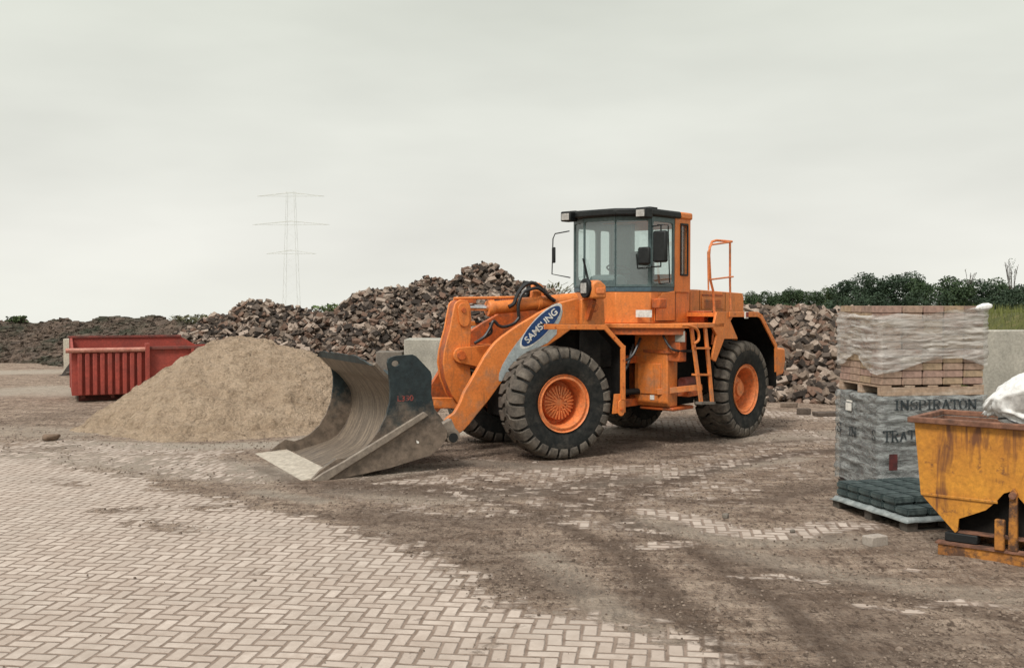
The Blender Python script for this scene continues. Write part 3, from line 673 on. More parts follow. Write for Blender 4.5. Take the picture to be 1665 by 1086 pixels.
# ------------------------------------------------------------------ concrete walls
def conc(name, label, fr, u0, u1, t, z0, z1, m, cat='wall', grooves=()):
    b_ = basemat((fr.o.x, fr.o.y, 0), fr.th)
    k = MB().box(fr, u0, u1, 0, -t, z0, z1)
    o = k.build(name, m, base=b_, bevel=.02)
    return tag(o, label, cat)
p = G(725, 552, 1.33); q = AT(657, 552, 25.0)
f1 = Frame((AT(657, 600, 25.0).x, 25.0), 0)
conc('concrete_block', 'pale grey concrete block wall end between the bucket and the loader arm', f1, 0, 3.6, 1.2, 0, EYE - 60 * 25 / FPX, M['concrete'], 'concrete block')
f2 = Frame((AT(611, 600, 25.3).x, 25.3), 0)
conc('concrete_block', 'low dark concrete block half buried under the rubble above the bucket', f2, 0, .64, .6, 0, EYE - 80 * 25.3 / FPX, M['concrete_dk'], 'concrete block')
f3 = Frame((AT(103, 600, 33.0).x, 33.0), 0)
conc('concrete_block', 'narrow pale concrete block standing left behind the red container', f3, 0, .9, .8, 0, EYE - 59 * 33 / FPX, mat('pale_concrete', (.50, .45, .36), (.42, .38, .31), rough=.9, scale=3), 'concrete block')
f4 = Frame((AT(1588, 600, 17.0).x, 17.0), R(4))
conc('concrete_wall', 'tall grey concrete wall panel behind the wrapped pallet stack', f4, 0, 1.5, .3, 0, EYE - 45 * 17 / FPX, M['concrete'])
conc('concrete_wall', 'second grey concrete wall panel, at the right edge behind the white bag', Frame(f4.w(1.52, 0, 0)[:2], R(4)), 0, 3.2, .3, 0, EYE - 45 * 17 / FPX - .03, M['concrete'])

# grass bank behind the right wall
def bank_h(x, y):
    e = min(1, max(0, (x - 9.5) / 3)); z = 2.0 * min(1, max(0, (y - 18.3) / 5.5)) * e * min(1, max(0, (40 - y) / 9))
    return z + N3(x, y, .6, 4) * .10 * (1 if z > .1 else 0) - (.1 if z <= .1 else 0)
vs, fs = grid_mound(9.0, 34, 18.0, 41, .3, bank_h)
bk = MB().raw(vs, fs).build('grass_bank', mat('bank_grass', (.15, .155, .04), (.09, .105, .03), rough=1, scale=3, c3=(.22, .19, .07), s3=6, bump=.8, bscale=18, bdist=.2), smooth=70); tag(bk, kind='structure')
gm = MB()
rg = random.Random(4)
for k in range(9000):
    x, y = rg.uniform(10.5, 22), rg.uniform(18.6, 30); z = bank_h(x, y)
    if z < .2: continue
    h = rg.uniform(.10, .3); a = rg.uniform(0, 6.28); w = .012; dx, dy = math.cos(a) * w, math.sin(a) * w
    gm.raw([(x - dx, y - dy, z - .03), (x + dx, y + dy, z - .03), (x + rg.uniform(-.08, .08), y + rg.uniform(-.08, .08), z + h)], [(0, 1, 2)])
gg = gm.build('grass', mat('grass_blades', (.17, .18, .05), (.11, .13, .035), rough=.9, scale=2), smooth=0, recalc=False); tag(gg, 'rough yellow green grass on the bank behind the concrete wall', 'grass', kind='stuff')

# ------------------------------------------------------------------ trees
def leafy(parent, centre, rad, n, size, m, rg, squash=.8, name='crown', hollow=.35):
    mb = MB(); cx, cy, cz = centre
    lobes = [(Vector((rg.uniform(-.75, .75) * rad, rg.uniform(-.6, .6) * rad, rg.uniform(-.65, .62) * rad * squash)), rad * rg.uniform(.26, .48)) for _ in range(16)]
    for i in range(n):
        c, r_ = lobes[i % len(lobes)]
        d = Vector((rg.gauss(0, 1), rg.gauss(0, 1), rg.gauss(0, 1))).normalized() * r_ * rg.uniform(hollow, 1.05) ** .6
        p = Vector(centre) + c + Vector((d.x, d.y, d.z * squash))
        if p.z < .1: continue
        x = Vector((rg.gauss(0, 1), rg.gauss(0, 1), rg.gauss(0, .6))).normalized(); y = x.orthogonal().normalized(); s_ = size * rg.uniform(.6, 1.3)
        y = (Matrix.Rotation(rg.uniform(0, 6.28), 3, x) @ y)
        mb.raw([p - x * s_ * .5, p + y * s_ * .28, p + x * s_ * .5, p - y * s_ * .28], [(0, 1, 2, 3)])
    return mb.build(name, m, parent, smooth=0, recalc=False)
def tree(x, y, h, w, m, label, group, rg, n=6500, leaf=.27):
    t = thing('tree', label, 'tree', (x, y, 0), 0, group)
    mb = MB(); base = Vector((x, y, -.1)); top = Vector((x + rg.uniform(-.2, .2), y, h * .72))
    mb.cyl(base, (base + top) / 2, .16, .11, 8); mb.cyl((base + top) / 2, top, .11, .03, 8)
    for k in range(7):
        s_ = base.lerp(top, rg.uniform(.3, .85)); a = rg.uniform(0, 6.28)
        mb.cyl(s_, s_ + Vector((math.cos(a) * w * .32, math.sin(a) * w * .32, h * rg.uniform(.1, .22))), .05, .015, 6)
    mb.build('trunk', M['leafbark'], t)
    leafy(t, (x, y, h * .56), w * .60, n, leaf, m, rg, squash=h * .50 / (w * .60))
    return t
rg = random.Random(12)
big = [(1392, 452, 124), (1436, 449, 118), (1482, 447, 126), (1528, 450, 115), (1566, 455, 122), (1605, 459, 128), (1648, 463, 118), (1700, 455, 120), (1750, 458, 126)]
names = ['leftmost dark round tree of the tall tree row, seen just left of the wrapped stack', 'dark broad tree of the tall row, above the left end of the wrapped stack', 'highest dark tree of the row, above the middle left of the wrapped stack', 'dark tree with a bumpy top above the middle of the wrapped stack', 'dark tree above the right half of the wrapped stack', 'blue green tree above the right corner of the wrapped stack', 'dark tree of the tall row at the right edge of the photo', 'dark tree of the tall row, first one outside the right edge', 'dark tree of the tall row, second one outside the right edge']
for (px, py, d), lb in zip(big, names):
    p = AT(px, py, d); w = 5.2 * rg.uniform(.9, 1.15)
    tree(p.x, d, p.z * 1.04, w, M['leaf%d' % rg.choice([0, 1, 1])], lb, 'trees behind the grass bank', rg)
for k in range(7):       # darker undergrowth joining the row
    px = 1372 + k * 48; p = AT(px, 474, 112 + (k % 3) * 3)
    t = thing('bush', 'dark bush of the undergrowth below the tall tree row behind the wrapped stack', 'bush', (p.x, p.y, 0), 0, 'undergrowth below the tall tree row')
    leafy(t, (p.x, p.y, p.z * .55), 2.6, 1300, .28, M['leaf1'], rg, .75, 'foliage')
low = [(1222, 476, 158), (1246, 474, 150), (1270, 475, 155), (1291, 469, 148), (1316, 474, 152), (1340, 478, 160), (1362, 470, 150)]
ln = ['low green tree right behind the loader bonnet', 'low green tree, second to the right of the loader bonnet', 'low bushy tree above the left end of the right hand heap', 'low tree with thin twigs sticking up above the right hand heap', 'low green tree above the middle of the right hand heap', 'small pale green tree left of the tall tree row', 'low tree in the gap just beside the tall tree row']
for (px, py, d), lb in zip(low, ln):
    p = AT(px, py, d); tree(p.x, d, p.z * 1.05, 3.6, M['leaf%d' % rg.choice([0, 0, 2])], lb, 'low trees between the loader and the tall tree row', rg, 3600, .25)
for (px, d) in [(1234, 165), (1282, 165), (1328, 168), (1356, 168)]:
    p = AT(px, 481, d); t = thing('bush', 'low green bush filling the gaps behind the low trees right of the loader', 'bush', (p.x, p.y, 0), 0, 'bushes behind the low trees')
    leafy(t, (p.x, p.y, p.z * .5), 2.6, 900, .28, M['leaf0'], rg, .7, 'foliage')
# bare twigs and scrub
def scrub(px, py, d, h, w, n, label, m, z0, stem=.012, leafs=0, lm=None, name='shrub'):
    p = AT(px, py, d); rgs = random.Random(int(px)); b = Vector((p.x, p.y, z0))
    t = thing(name, label, 'shrub', tuple(b)); mb = MB()
    for k in range(n):
        a = rgs.uniform(-1, 1); q = b + Vector((a * w * .3, rgs.uniform(-.2, .2), 0))
        e = q + Vector((a * w * .5 + rgs.uniform(-.1, .1) * w, rgs.uniform(-.3, .3), h * rgs.uniform(.5, 1)))
        m_ = q.lerp(e, .55) + Vector((rgs.uniform(-.06, .06) * w, 0, 0))
        mb.tube([q, m_, e], stem, 4, False)
        for _ in range(3):
            s_ = m_.lerp(e, rgs.random()); mb.tube([s_, s_ + Vector((rgs.uniform(-.2, .2) * w, rgs.uniform(-.1, .1), h * .2 * rgs.random()))], stem * .6, 3, False)
    mb.build('stems', m, t, smooth=0)
    if leafs:
        mb = MB()
        for k in range(leafs):
            c = b + Vector((rgs.gauss(0, .3) * w, rgs.uniform(-.3, .3), h * rgs.uniform(.1, .95))); s_ = .07 * rgs.uniform(.6, 1.5)
            x = Vector((rgs.gauss(0, 1), rgs.gauss(0, 1), rgs.gauss(0, 1))).normalized(); y = x.orthogonal()
            mb.raw([c - x * s_, c + y * s_ * .5, c + x * s_, c - y * s_ * .5], [(0, 1, 2, 3)])
        mb.build('leaves', lm, t, smooth=0, recalc=False)
def top_z(py, d): return EYE + (HOR - py) * d / FPX
scrub(305, 528, 39, .42, .8, 50, 'dry brown scrub on the crest between the earth mound and the rubble heap', M['scrub'], top_z(531, 39), leafs=60, lm=M['scrub'])
scrub(335, 526, 39, .5, .8, 18, 'thin dry scrub at the left foot of the rubble heap crest', M['scrub'], top_z(533, 39), leafs=90, lm=M['scrub'])
scrub(540, 512, 34.5, .45, .6, 22, 'small green weed in the dip of the rubble heap crest', M['weed'], top_z(516, 34.5), leafs=110, lm=M['weed'])
scrub(520, 512, 34.5, .3, .7, 12, 'low dry weed left of the green weed on the rubble crest', M['scrub'], top_z(512, 34.5), leafs=30, lm=M['weed'])
scrub(28, 520, 46, .26, .55, 14, 'low rounded bush on top of the earth mound at the left edge', M['leafbark'], top_z(524, 46), leafs=200, lm=M['leaf2'])
scrub(893, 480, 35, .62, 1.1, 24, 'dry weeds on the rubble crest just left of the cab', M['scrub'], top_z(490, 35), leafs=60, lm=M['scrub'])
scrub(1646, 452, 110, 3.4, .8, 8, 'thin bare sapling rising above the trees at the right edge', M['leafbark'], top_z(470, 110), stem=.03, leafs=60, lm=M['leaf1'], name='sapling')
scrub(1575, 452, 112, 1.7, .9, 6, 'thin twigs rising above the trees over the right end of the wrapped stack', M['leafbark'], top_z(462, 112), stem=.025, name='sapling')

# ------------------------------------------------------------------ pylon
def pylon():
    d = 420.0; c = AT(474, 492, d); X0 = c.x
    zz = lambda py: EYE + (HOR - py) * d / FPX
    t = thing('pylon', 'tall lattice electricity pylon standing faint in the far distance on the left', 'pylon', (X0, d, -14))
    mb = MB(); w0, w1 = 3.4, 1.5; zb, zt = -14, zz(312)
    hw = lambda z: w0 + (w1 - w0) * min(1, max(0, (z - zb) / (zt - zb)))
    r_ = .045
    for sx in (-1, 1):
        for sy in (-1, 1): mb.bar((X0 + sx * hw(zb), d + sy * hw(zb), zb), (X0 + sx * w1, d + sy * w1, zt), r_ * 2, r_ * 2)
    z = zb; flip = 1
    while z < zt - 2:
        z2 = z + 3.2
        for sy in (-1, 1):
            mb.bar((X0 - flip * hw(z), d + sy * hw(z), z), (X0 + flip * hw(z2), d + sy * hw(z2), z2), .03, .03)
            mb.bar((X0 - sy * hw(z), d - flip * hw(z), z), (X0 - sy * hw(z2), d + flip * hw(z2), z2), .03, .03)
        z = z2; flip = -flip
    mb.build('tower_body', M['pylon'], t, smooth=0)
    for py, hwid in ((320, 13.5), (366, 15.5), (413, 10)):
        z = zz(py); mb = MB()
        for s_ in (-1, 1):
            for sy in (-1, 1):
                mb.bar((X0, d + sy * 1.2, z), (X0 + s_ * hwid, d, z), .085, .085); mb.bar((X0, d + sy * 1.2, z + 1.4), (X0 + s_ * hwid, d, z), .16, .16)
            for q in range(1, 6):
                xx = X0 + s_ * hwid * q / 6; mb.bar((xx, d, z), (xx + s_ * hwid / 12, d, z + 1.4 * (1 - q / 6)), .03, .03)
        mb.build('crossarm', M['pylon'], t, smooth=0)
pylon()

# ------------------------------------------------------------------ red container
def container():
    A = G(117, 655); th = math.atan2(.40, .917)
    fr = Frame((A.x, A.y), th)
    t = thing('skip_container', 'open red steel container with ribbed side behind the sand pile', 'container', (A.x, A.y, 0), th)
    Hn = fr.pl(118, 570, 0)[1]; uB = fr.pl(236, 600, 0)[0]; L_ = 4.6; Wd = 2.5; zb = .16
    Hf = 1.38
    mb = MB(); mb.box(fr, 0, uB, -.02, -.06, zb, Hn - .02); 
    mb.build('ribbed_side', M['red'], t)
    mb = MB(); k = 9
    for i in range(k):
        u = .07 + (uB - .14) * (i + .35) / k
        mb.prism(fr, [(u, zb), (u + .1, zb), (u + .1, Hn - .06), (u, Hn - .06)], -.02, .07)
    mb.build('side_rib', M['red'], t, bevel=.02)
    mb = MB(); mb.cyl(fr.w(-.12, .05, Hn), fr.w(uB, .05, Hn), .055, seg=12); mb.build('top_rail', M['red_rim'], t)
    mb = MB(); mb.box(fr, uB, uB + .1, .1, -.1, .1, Hn + .14); mb.build('post', M['red'], t, bevel=.01)
    mb = MB(); mb.box(fr, uB + .1, L_, -.04, -.08, zb, Hn); mb.box(fr, uB + 1.02, uB + 1.09, .03, -.04, zb, Hn)
    for i in range(3): mb.box(fr, uB + 1.7 + i * .6, uB + 1.77 + i * .6, .03, -.04, zb, Hn)
    mb.build('smooth_side', M['red'], t)
    mb = MB(); mb.box(fr, uB + .1, L_ + .03, .02, -.11, Hn, Hn + .06); mb.build('side_rail', M['red_dark'], t)
    # far side is higher and ends in a slope
    uD = 2.62
    mb = MB(); mb.prism(fr, [(-.02, zb), (L_, zb), (L_, Hn), (uD + .35, Hn), (uD, Hf), (-.02, Hf)], -Wd, -Wd - .05); mb.build('far_side', M['red'], t)
    mb = MB(); mb.box(fr, -.04, uD, -Wd + .03, -Wd - .08, Hf, Hf + .05); mb.build('far_rail', M['red_dark'], t)
    mb = MB()
    v = [fr.w(0, -.06, zb), fr.w(0, -Wd, zb), fr.w(0, -Wd, Hf), fr.w(0, -.06, Hn)]; v2 = [p_ + fr.a * .05 for p_ in v]
    mb.raw(v + v2, [(0, 1, 2, 3), (7, 6, 5, 4), (0, 4, 5, 1), (1, 5, 6, 2), (2, 6, 7, 3), (3, 7, 4, 0)]); mb.build('end_wall', M['red'], t)
    mb = MB(); mb.box(fr, L_ - .05, L_, -.08, -Wd, zb, Hn); mb.build('end_wall', M['red'], t)
    mb = MB(); mb.box(fr, .05, L_ - .05, -.08, -Wd, zb, zb + .05); mb.build('floor', M['red_dark'], t)
    mb = MB()
    for n_ in (-.5, -Wd + .5): mb.box(fr, .15, L_ - .1, n_ + .08, n_ - .08, 0, zb)
    for i in range(7): mb.box(fr, .2 + i * .62, .28 + i * .62, -.1, -Wd, .08, zb - .002)
    mb.build('skid', M['red_dark'], t)
container()

# ------------------------------------------------------------------ wheel loader
LP = (1.780, 16.797)
F_ = Frame(LP, R(26.5)); B_ = Frame(LP, R(49.3)); WB = 1.79
loader = thing('wheel_loader', 'large orange wheel loader with its wide front bucket resting on the paving', 'wheel loader', (LP[0], LP[1], 0), R(49.3))

def wheel(fr, u, side, front):
    c = fr.w(u, side * 1.0, .81); ax = fr.n * side
    mb = MB()
    prof = [(.395, -.2), (.40, -.24), (.47, -.275), (.60, -.29), (.645, -.294), (.69, -.284), (.735, -.262), (.755, -.2), (.765, 0), (.755, .2), (.735, .262), (.69, .284), (.645, .294), (.60, .290), (.50, .278), (.44, .255), (.40, .24), (.395, .2)]
    mb.lathe(c, ax, prof, 72)
    # raised ring on the sidewall
    tyre = mb.build('tyre', M['tyre_side'], loader, smooth=40)
    # tread lugs, staggered left and right
    mb = MB(); x = Vector((0, 0, 1)); y = ax.cross(x); n = 26
    def P(r, a, h): return c + ax * h + (x * math.cos(a) + y * math.sin(a)) * r
    rgt = random.Random(5)
    for s_ in (-1, 1):
        for i in range(n):
            a0 = 2 * math.pi * (i + (.5 if s_ > 0 else 0)) / n; wv = 2 * math.pi / n
            # stations from the middle over the shoulder and down the sidewall: (h, r, start, width)
            wear = rgt.uniform(-.003, .003)
            st = [(-.01, .808, -.34, .70), (.06, .812, -.26, .76), (.11, .812, .02, .78), (.20, .808, .05, .78), (.255, .795, .07, .77), (.285, .768, .08, .76), (.299, .725, .09, .74), (.300, .68, .10, .72), (.297, .655, .11, .70)]
            k = len(st); vs = []
            for h, r_, sa, wd in st:
                b0 = a0 + sa * wv; b1 = b0 + wd * wv; hh = h * s_
                inner = (r_ - .075 if h < .25 else r_ - .02); hi = hh if h < .25 else hh - s_ * .022
                vs += [P(inner, b0 - .01, hi), P(r_ + wear, b0 + .006, hh), P(r_ + wear, b1 - .006, hh), P(inner, b1 + .01, hi)]
            fs = []
            for q in range(k - 1):
                o = q * 4; fs += [(o, o + 1, o + 5, o + 4), (o + 1, o + 2, o + 6, o + 5), (o + 2, o + 3, o + 7, o + 6)]
            fs += [(0, 1, 2, 3), (k * 4 - 4, k * 4 - 3, k * 4 - 2, k * 4 - 1)]
            mb.raw(vs, fs)
    tr = mb.build('tread', M['tread'], tyre, smooth=50)
    # rim
    mb = MB()
    if front:
        prof = [(.40, .10), (.405, .262), (.418, .275), (.418, .262), (.395, .245), (.37, .262), (.355, .262), (.345, .235), (.325, .05), (.315, -.05), (.235, -.07)]
    else:
        prof = [(.40, .10), (.405, .262), (.418, .275), (.418, .262), (.395, .245), (.37, .25), (.355, .235), (.345, .15), (.335, .0), (.31, -.10), (.2, -.12)]
    mb.lathe(c, ax, prof, 56)
    rim = mb.build('rim', M['rim'], loader, smooth=35)
    mb = MB()
    if front:
        mb.lathe(c, ax, [(.255, -.08), (.25, .06), (.238, .085), (.20, .10), (.10, .118), (.0001, .125)], 56)
        hub = mb.build('hub_cover', M['rim'], rim, smooth=35)
        mb = MB()
        for i in range(26):
            a = 2 * math.pi * i / 26
            p0 = P(.07 if i % 2 else .12, a, .122); p1 = P(.238, a, .098)
            mb.bar(p0, p1, .022, .05, up=ax)
        mb.build('hub_rib', M['rim'], hub, smooth=0)
    else:
        mb.lathe(c, ax, [(.31, -.1), (.30, -.06), (.24, -.05), (.225, .05), (.19, .10), (.13, .13), (.12, .16), (.0001, .165)], 40)
        hub = mb.build('hub', M['rim'], rim, smooth=35)
        mb = MB()
        for i in range(16):
            a = 2 * math.pi * i / 16; mb.cyl(P(.275, a, -.06), P(.275, a, -.025), .016, seg=6)
        mb.build('wheel_nut', M['orange_dk'], hub, smooth=0)
for fr_, u_, fnt in ((F_, -WB, True), (B_, WB, False)):
    for sd_ in (1, -1): wheel(fr_, u_, sd_, fnt)

def PX2(pts, n, fr=F_, s=3.195, o=(640, 440)): return [fr.pl(o[0] + a / s, o[1] + b / s, n) for a, b in pts]
# boom arms
arm_px = [(1010, 150), (945, 146), (870, 165), (800, 197), (750, 222), (700, 253), (650, 282), (600, 316), (560, 345), (530, 372), (500, 408), (470, 450), (440, 505), (420, 540), (395, 585), (370, 625), (345, 690), (315, 740), (280, 765), (266, 785), (262, 830), (275, 858), (300, 866), (335, 852), (365, 830), (395, 797), (440, 740), (490, 680), (545, 604), (590, 545), (650, 485), (720, 432), (800, 392), (870, 345), (930, 300), (1010, 270)]
arm = PX2(arm_px, .68)
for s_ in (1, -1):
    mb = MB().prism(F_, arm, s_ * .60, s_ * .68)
    mb.build('boom_arm', M['orange'] if s_ > 0 else M['orange_dk'], loader, bevel=.012)  # far arm takes the darker orange to stand in for its shade
# silver decal with blue oval and lettering, on the near arm
dec = PX2([(546, 572), (548, 535), (565, 490), (600, 430), (640, 375), (690, 312), (760, 240), (820, 196), (858, 182), (874, 188), (878, 212), (868, 252), (850, 290), (846, 330), (800, 375), (760, 395), (700, 436), (640, 488), (590, 540), (560, 575)], .682)
dp = MB().prism(F_, dec, .681, .684).build('decal', M['decal'], loader, smooth=0)
e0 = Vector(PX2([(668, 388)], .685)[0]); e1 = Vector(PX2([(864, 188)], .685)[0]); mid_ = (e0 + e1) / 2; dv = e1 - e0; la = dv.length / 2; dv.normalize(); nv = Vector((-dv.y, dv.x))
oval = []
for i in range(40):
    a = 2 * math.pi * i / 40; q = mid_ + dv * math.cos(a) * la + nv * math.sin(a) * .128
    oval.append((q.x, q.y))
ov2 = [((q[0] - mid_.x) * 1.08 + mid_.x, (q[1] - mid_.y) * 1.13 + mid_.y) for q in oval]
MB().prism(F_, ov2, .684, .686).build('oval_border', M['white'], dp, smooth=0)
ov = MB().prism(F_, oval, .686, .689).build('oval', M['logo_blue'], dp, smooth=0)
tv, tf = text_mesh('SAMSUNG', .14, .002)
wx = max(v[0] for v in tv) - min(v[0] for v in tv); sx_ = (la * 2 * .80) / wx
base_dir = -dv if dv.x < 0 else dv
tn = Vector((-base_dir.y, base_dir.x))
def put_text(tv, tf, fr, n, c, bd, sx, sy, name, m, parent, shear=0):
    tn_ = Vector((-bd.y, bd.x)); vs = []
    for x, y, z in tv:
        q = Vector(c) + bd * ((x + shear * y) * sx) + tn_ * (y * sy); vs.append(fr.w(q.x, n + z, q.y))
    return MB().raw(vs, tf).build(name, m, parent, smooth=0)
put_text(tv, tf, F_, .692, mid_, base_dir, sx_, 1.0, 'lettering', M['white'], dp)

# centre: bellcrank, bracket, cylinder, link
bc_px = [(318, 175), (330, 160), (350, 150), (385, 155), (400, 185), (405, 260), (402, 350), (398, 420), (398, 500), (405, 570), (420, 640), (400, 690), (365, 712), (335, 695), (300, 640), (270, 560), (258, 480), (264, 420), (275, 370), (295, 300), (305, 240)]
bc = PX2(bc_px, .13)
for s_ in (1, -1): MB().prism(F_, bc, s_ * .09, s_ * .13).build('bellcrank_plate', M['orange'], loader, bevel=.01)
MB().prism(F_, [(a * .96 + .04 * bc[9][0], b) for a, b in bc], -.088, .088).build('bellcrank_core', M['orange_dk'], loader)
def capsule(fr, p, q, r, n0, n1, name, m, parent, r2=None, k=10):
    r2 = r2 or r; p, q = Vector(p), Vector(q); a0 = math.atan2(q.y - p.y, q.x - p.x); out = []
    for i in range(k + 1):
        a = a0 + math.pi / 2 + math.pi * i / k; out.append((p.x + r * math.cos(a), p.y + r * math.sin(a)))
    for i in range(k + 1):
        a = a0 - math.pi / 2 + math.pi * i / k; out.append((q.x + r2 * math.cos(a), q.y + r2 * math.sin(a)))
    return MB().prism(fr, out, n0, n1).build(name, m, parent, bevel=.006)
(pu, pz), (qu, qz) = PX2([(352, 440), (540, 445)], .2)
for s_ in (1, -1): capsule(F_, (pu, pz), (qu, qz - .02), .115, s_ * .135, s_ * .19, 'pivot_bracket', M['orange'], loader, .20)
MB().cyl(F_.w(pu, .22, pz), F_.w(pu, -.22, pz), .065).build('pivot_pin', M['orange_dk'], loader)
MB().cyl(F_.w(qu + .1, -.6, qz), F_.w(qu + .1, .6, qz), .16, seg=24).build('cross_tube', M['orange'], loader)
(tu, tz), = PX2([(362, 205)], .15)
capsule(F_, (tu, tz + .02), (tu + .02, tz - .16), .085, .132, .16, 'pin_plate', M['orange'], loader)
MB().cyl(F_.w(tu, .185, tz), F_.w(tu, -.185, tz), .035).build('pivot_pin', M['orange_dk'], loader)
# tilt cylinder
cz0 = F_.pl(795, 501, 0); cz1 = F_.pl(903, 490, 0); rd = F_.pl(765, 500, 0)
MB().cyl(F_.w(rd[0] - .05, 0, rd[1]), F_.w(cz0[0], 0, cz0[1]), .045).build('cylinder_rod', M['chrome'], loader)
cylo = MB().lathe(F_.w(cz0[0], 0, cz0[1] - .0), (F_.w(cz1[0], 0, cz1[1]) - F_.w(cz0[0], 0, cz0[1])), [(.045, -.03), (.115, -.03), (.13, .0), (.13, .06), (.105, .065), (.105, .80), (.12, .81), (.12, .87), (.105, .88), (.105, 1.5)], 28).build('tilt_cylinder', M['orange'], loader, smooth=35)
MB().cyl(F_.w(tu - .1, .03, tz + .17), F_.w(tu + .95, .03, tz + .19), .022, seg=8).build('indicator_rod', M['orange'], loader)
MB().box(F_, tu - .02, tu + .26, .05, -.05, tz + .10, tz + .155).build('rod_guide', M['orange_dk'], loader, bevel=.006)
MB().box(F_, -1.66, -1.5, .05, -.05, tz + .05, tz + .30).build('rod_bracket', M['orange'], loader, bevel=.02)
# link from bellcrank to bucket
(ku, kz), = PX2([(380, 690)], .1)
MB().bar(F_.w(ku, 0, kz), F_.w(-3.9, 0, .80), .12, .16).build('bucket_link', M['orange'], loader, bevel=.01)
a_, b_2 = PX2([(212, 685), (330, 708)], .3)
MB().bar(F_.w(a_[0], .3, a_[1]), F_.w(b_2[0] + .15, .3, b_2[1] - .02), .05, .075).build('bucket_stay', M['orange'], loader)
# hoses
def hose(pts, n, r=.022):
    return MB().tube([F_.w(*(lambda q: (q[0], n_, q[1]))(F_.pl(640 + a / 3.195, 440 + b / 3.195, n_))) for (a, b), n_ in zip(pts, n if isinstance(n, list) else [n] * len(pts))], r, 8).build('hose', M['rubber'], loader)
hose([(598, 188), (625, 170), (645, 120), (680, 78), (725, 65), (770, 95), (800, 130), (838, 158)], .12, .03)
hose([(652, 250), (648, 180), (670, 120), (710, 98), (750, 92), (790, 118), (825, 150)], .16, .026)
hose([(652, 245), (625, 275), (575, 292), (545, 285), (520, 262), (500, 300), (470, 345), (420, 378)], .25, .024)
hose([(500, 270), (508, 320), (470, 350)], .22, .02)
# lift cylinders
for s_ in (1, -1):
    p0 = F_.w(-1.55, s_ * .48, .85); p1 = F_.w(-2.75, s_ * .48, 1.35)
    MB().cyl(p0, p0.lerp(p1, .7), .085).build('lift_cylinder', M['orange_dk'], loader); MB().cyl(p0.lerp(p1, .7), p1, .045).build('cylinder_rod', M['chrome'], loader)

# bucket
bshell = [F_.pl(a, b, -1.27) for a, b in [(518, 579), (537, 598), (548, 606), (556, 614.5), (567.7, 630.7), (572, 648), (570.7, 666), (561.9, 688), (552, 703), (542.6, 711), (526, 718.7), (501.7, 726.4), (476, 734), (454, 737.5), (434, 739.7)]]
N0, N1 = -1.27, 1.33
def shell_out(pts, t):
    out = []
    for i, (a, b) in enumerate(pts):
        p0 = pts[max(i - 1, 0)]; p1 = pts[min(i + 1, len(pts) - 1)]; d = Vector((p1[0] - p0[0], p1[1] - p0[1])).normalized()
        out.append((a - d.y * t, b + d.x * t))
    return out
def cr(pts, k=4):
    out = []
    for i in range(len(pts) - 1):
        p0 = Vector(pts[max(i - 1, 0)]); p1 = Vector(pts[i]); p2 = Vector(pts[i + 1]); p3 = Vector(pts[min(i + 2, len(pts) - 1)])
        for q in range(k):
            t = q / k; v = .5 * ((2 * p1) + (-p0 + p2) * t + (2 * p0 - 5 * p1 + 4 * p2 - p3) * t * t + (-p0 + 3 * p1 - 3 * p2 + p3) * t ** 3); out.append((v.x, v.y))
    out.append(tuple(pts[-1])); return out
bs = cr(bshell)
bo = shell_out(bs, .04)
# pick the side that lies outside (rearwards)
if bo[len(bo) // 2][0] < bs[len(bs) // 2][0]: bo = shell_out(bs, -.04)
msh = bpy.data.materials.new('scratched_bucket_interior')
msh = mat('scratched_bucket_interior', (.23, .18, .132), (.10, .077, .058), rough=.65, scale=2.2, stretch=(1, 1, 1), c3=(.075, .06, .05), s3=2.5, t3=(.5, .75), bump=.3, bscale=5)
# scratches run along the digging direction: stretch the noise in the bucket's own axes
nt_ = msh.node_tree
for n_ in nt_.nodes:
    if n_.type == 'MAPPING':
        n_.inputs['Rotation'].default_value = (0, 0, R(49.3 - 26.5)); n_.inputs['Scale'].default_value = (.8, 9.0, .8)
bucket = MB().prism(F_, bs + bo[::-1], N0, N1).build('bucket_shell', msh, loader, smooth=50)
wpx = [(630, 590), (631.5, 584), (636, 581), (644, 578.5), (671, 576.5), (677, 579.5), (700, 604), (702, 612), (701, 640), (706, 664), (716, 684), (727, 700), (726, 712), (716, 727), (700, 740), (632, 761), (562, 776), (530, 783), (510, 784.5), (506, 781), (520.5, 765), (548, 746), (570, 744), (590, 731), (601.6, 719), (617.8, 698), (628, 676), (634, 654), (634.8, 636.6), (632.5, 604)]
sp_ = [F_.pl(a, b, 1.37) for a, b in wpx]
hc = F_.pl(643, 591, 1.37)
hole = [(hc[0] + .055 * math.cos(a), hc[1] + .04 * math.sin(a)) for a in [2 * math.pi * i / 14 for i in range(14)]]
vs, fs = holed(sp_, [hole], .045)
MB().raw([F_.w(x, 1.3525 + z, y) for x, y, z in vs], fs).build('side_plate', M['bucket_out'], loader, smooth=0)
# far side plate: same curve, no ear
far = [F_.pl(a, b, -1.3) for a, b in [(519, 579), (538, 598), (541, 612), (541, 628), (538, 650), (530, 672), (518, 692), (504, 705), (490, 713), (478, 717), (463, 714), (452, 722), (430, 740)]]
far2 = [p_ for p_ in bo[::-1]]
farpoly = far + far2
MB().prism(F_, farpoly, -1.31, -1.272).build('side_plate', M['bucket_out'], loader, smooth=0)
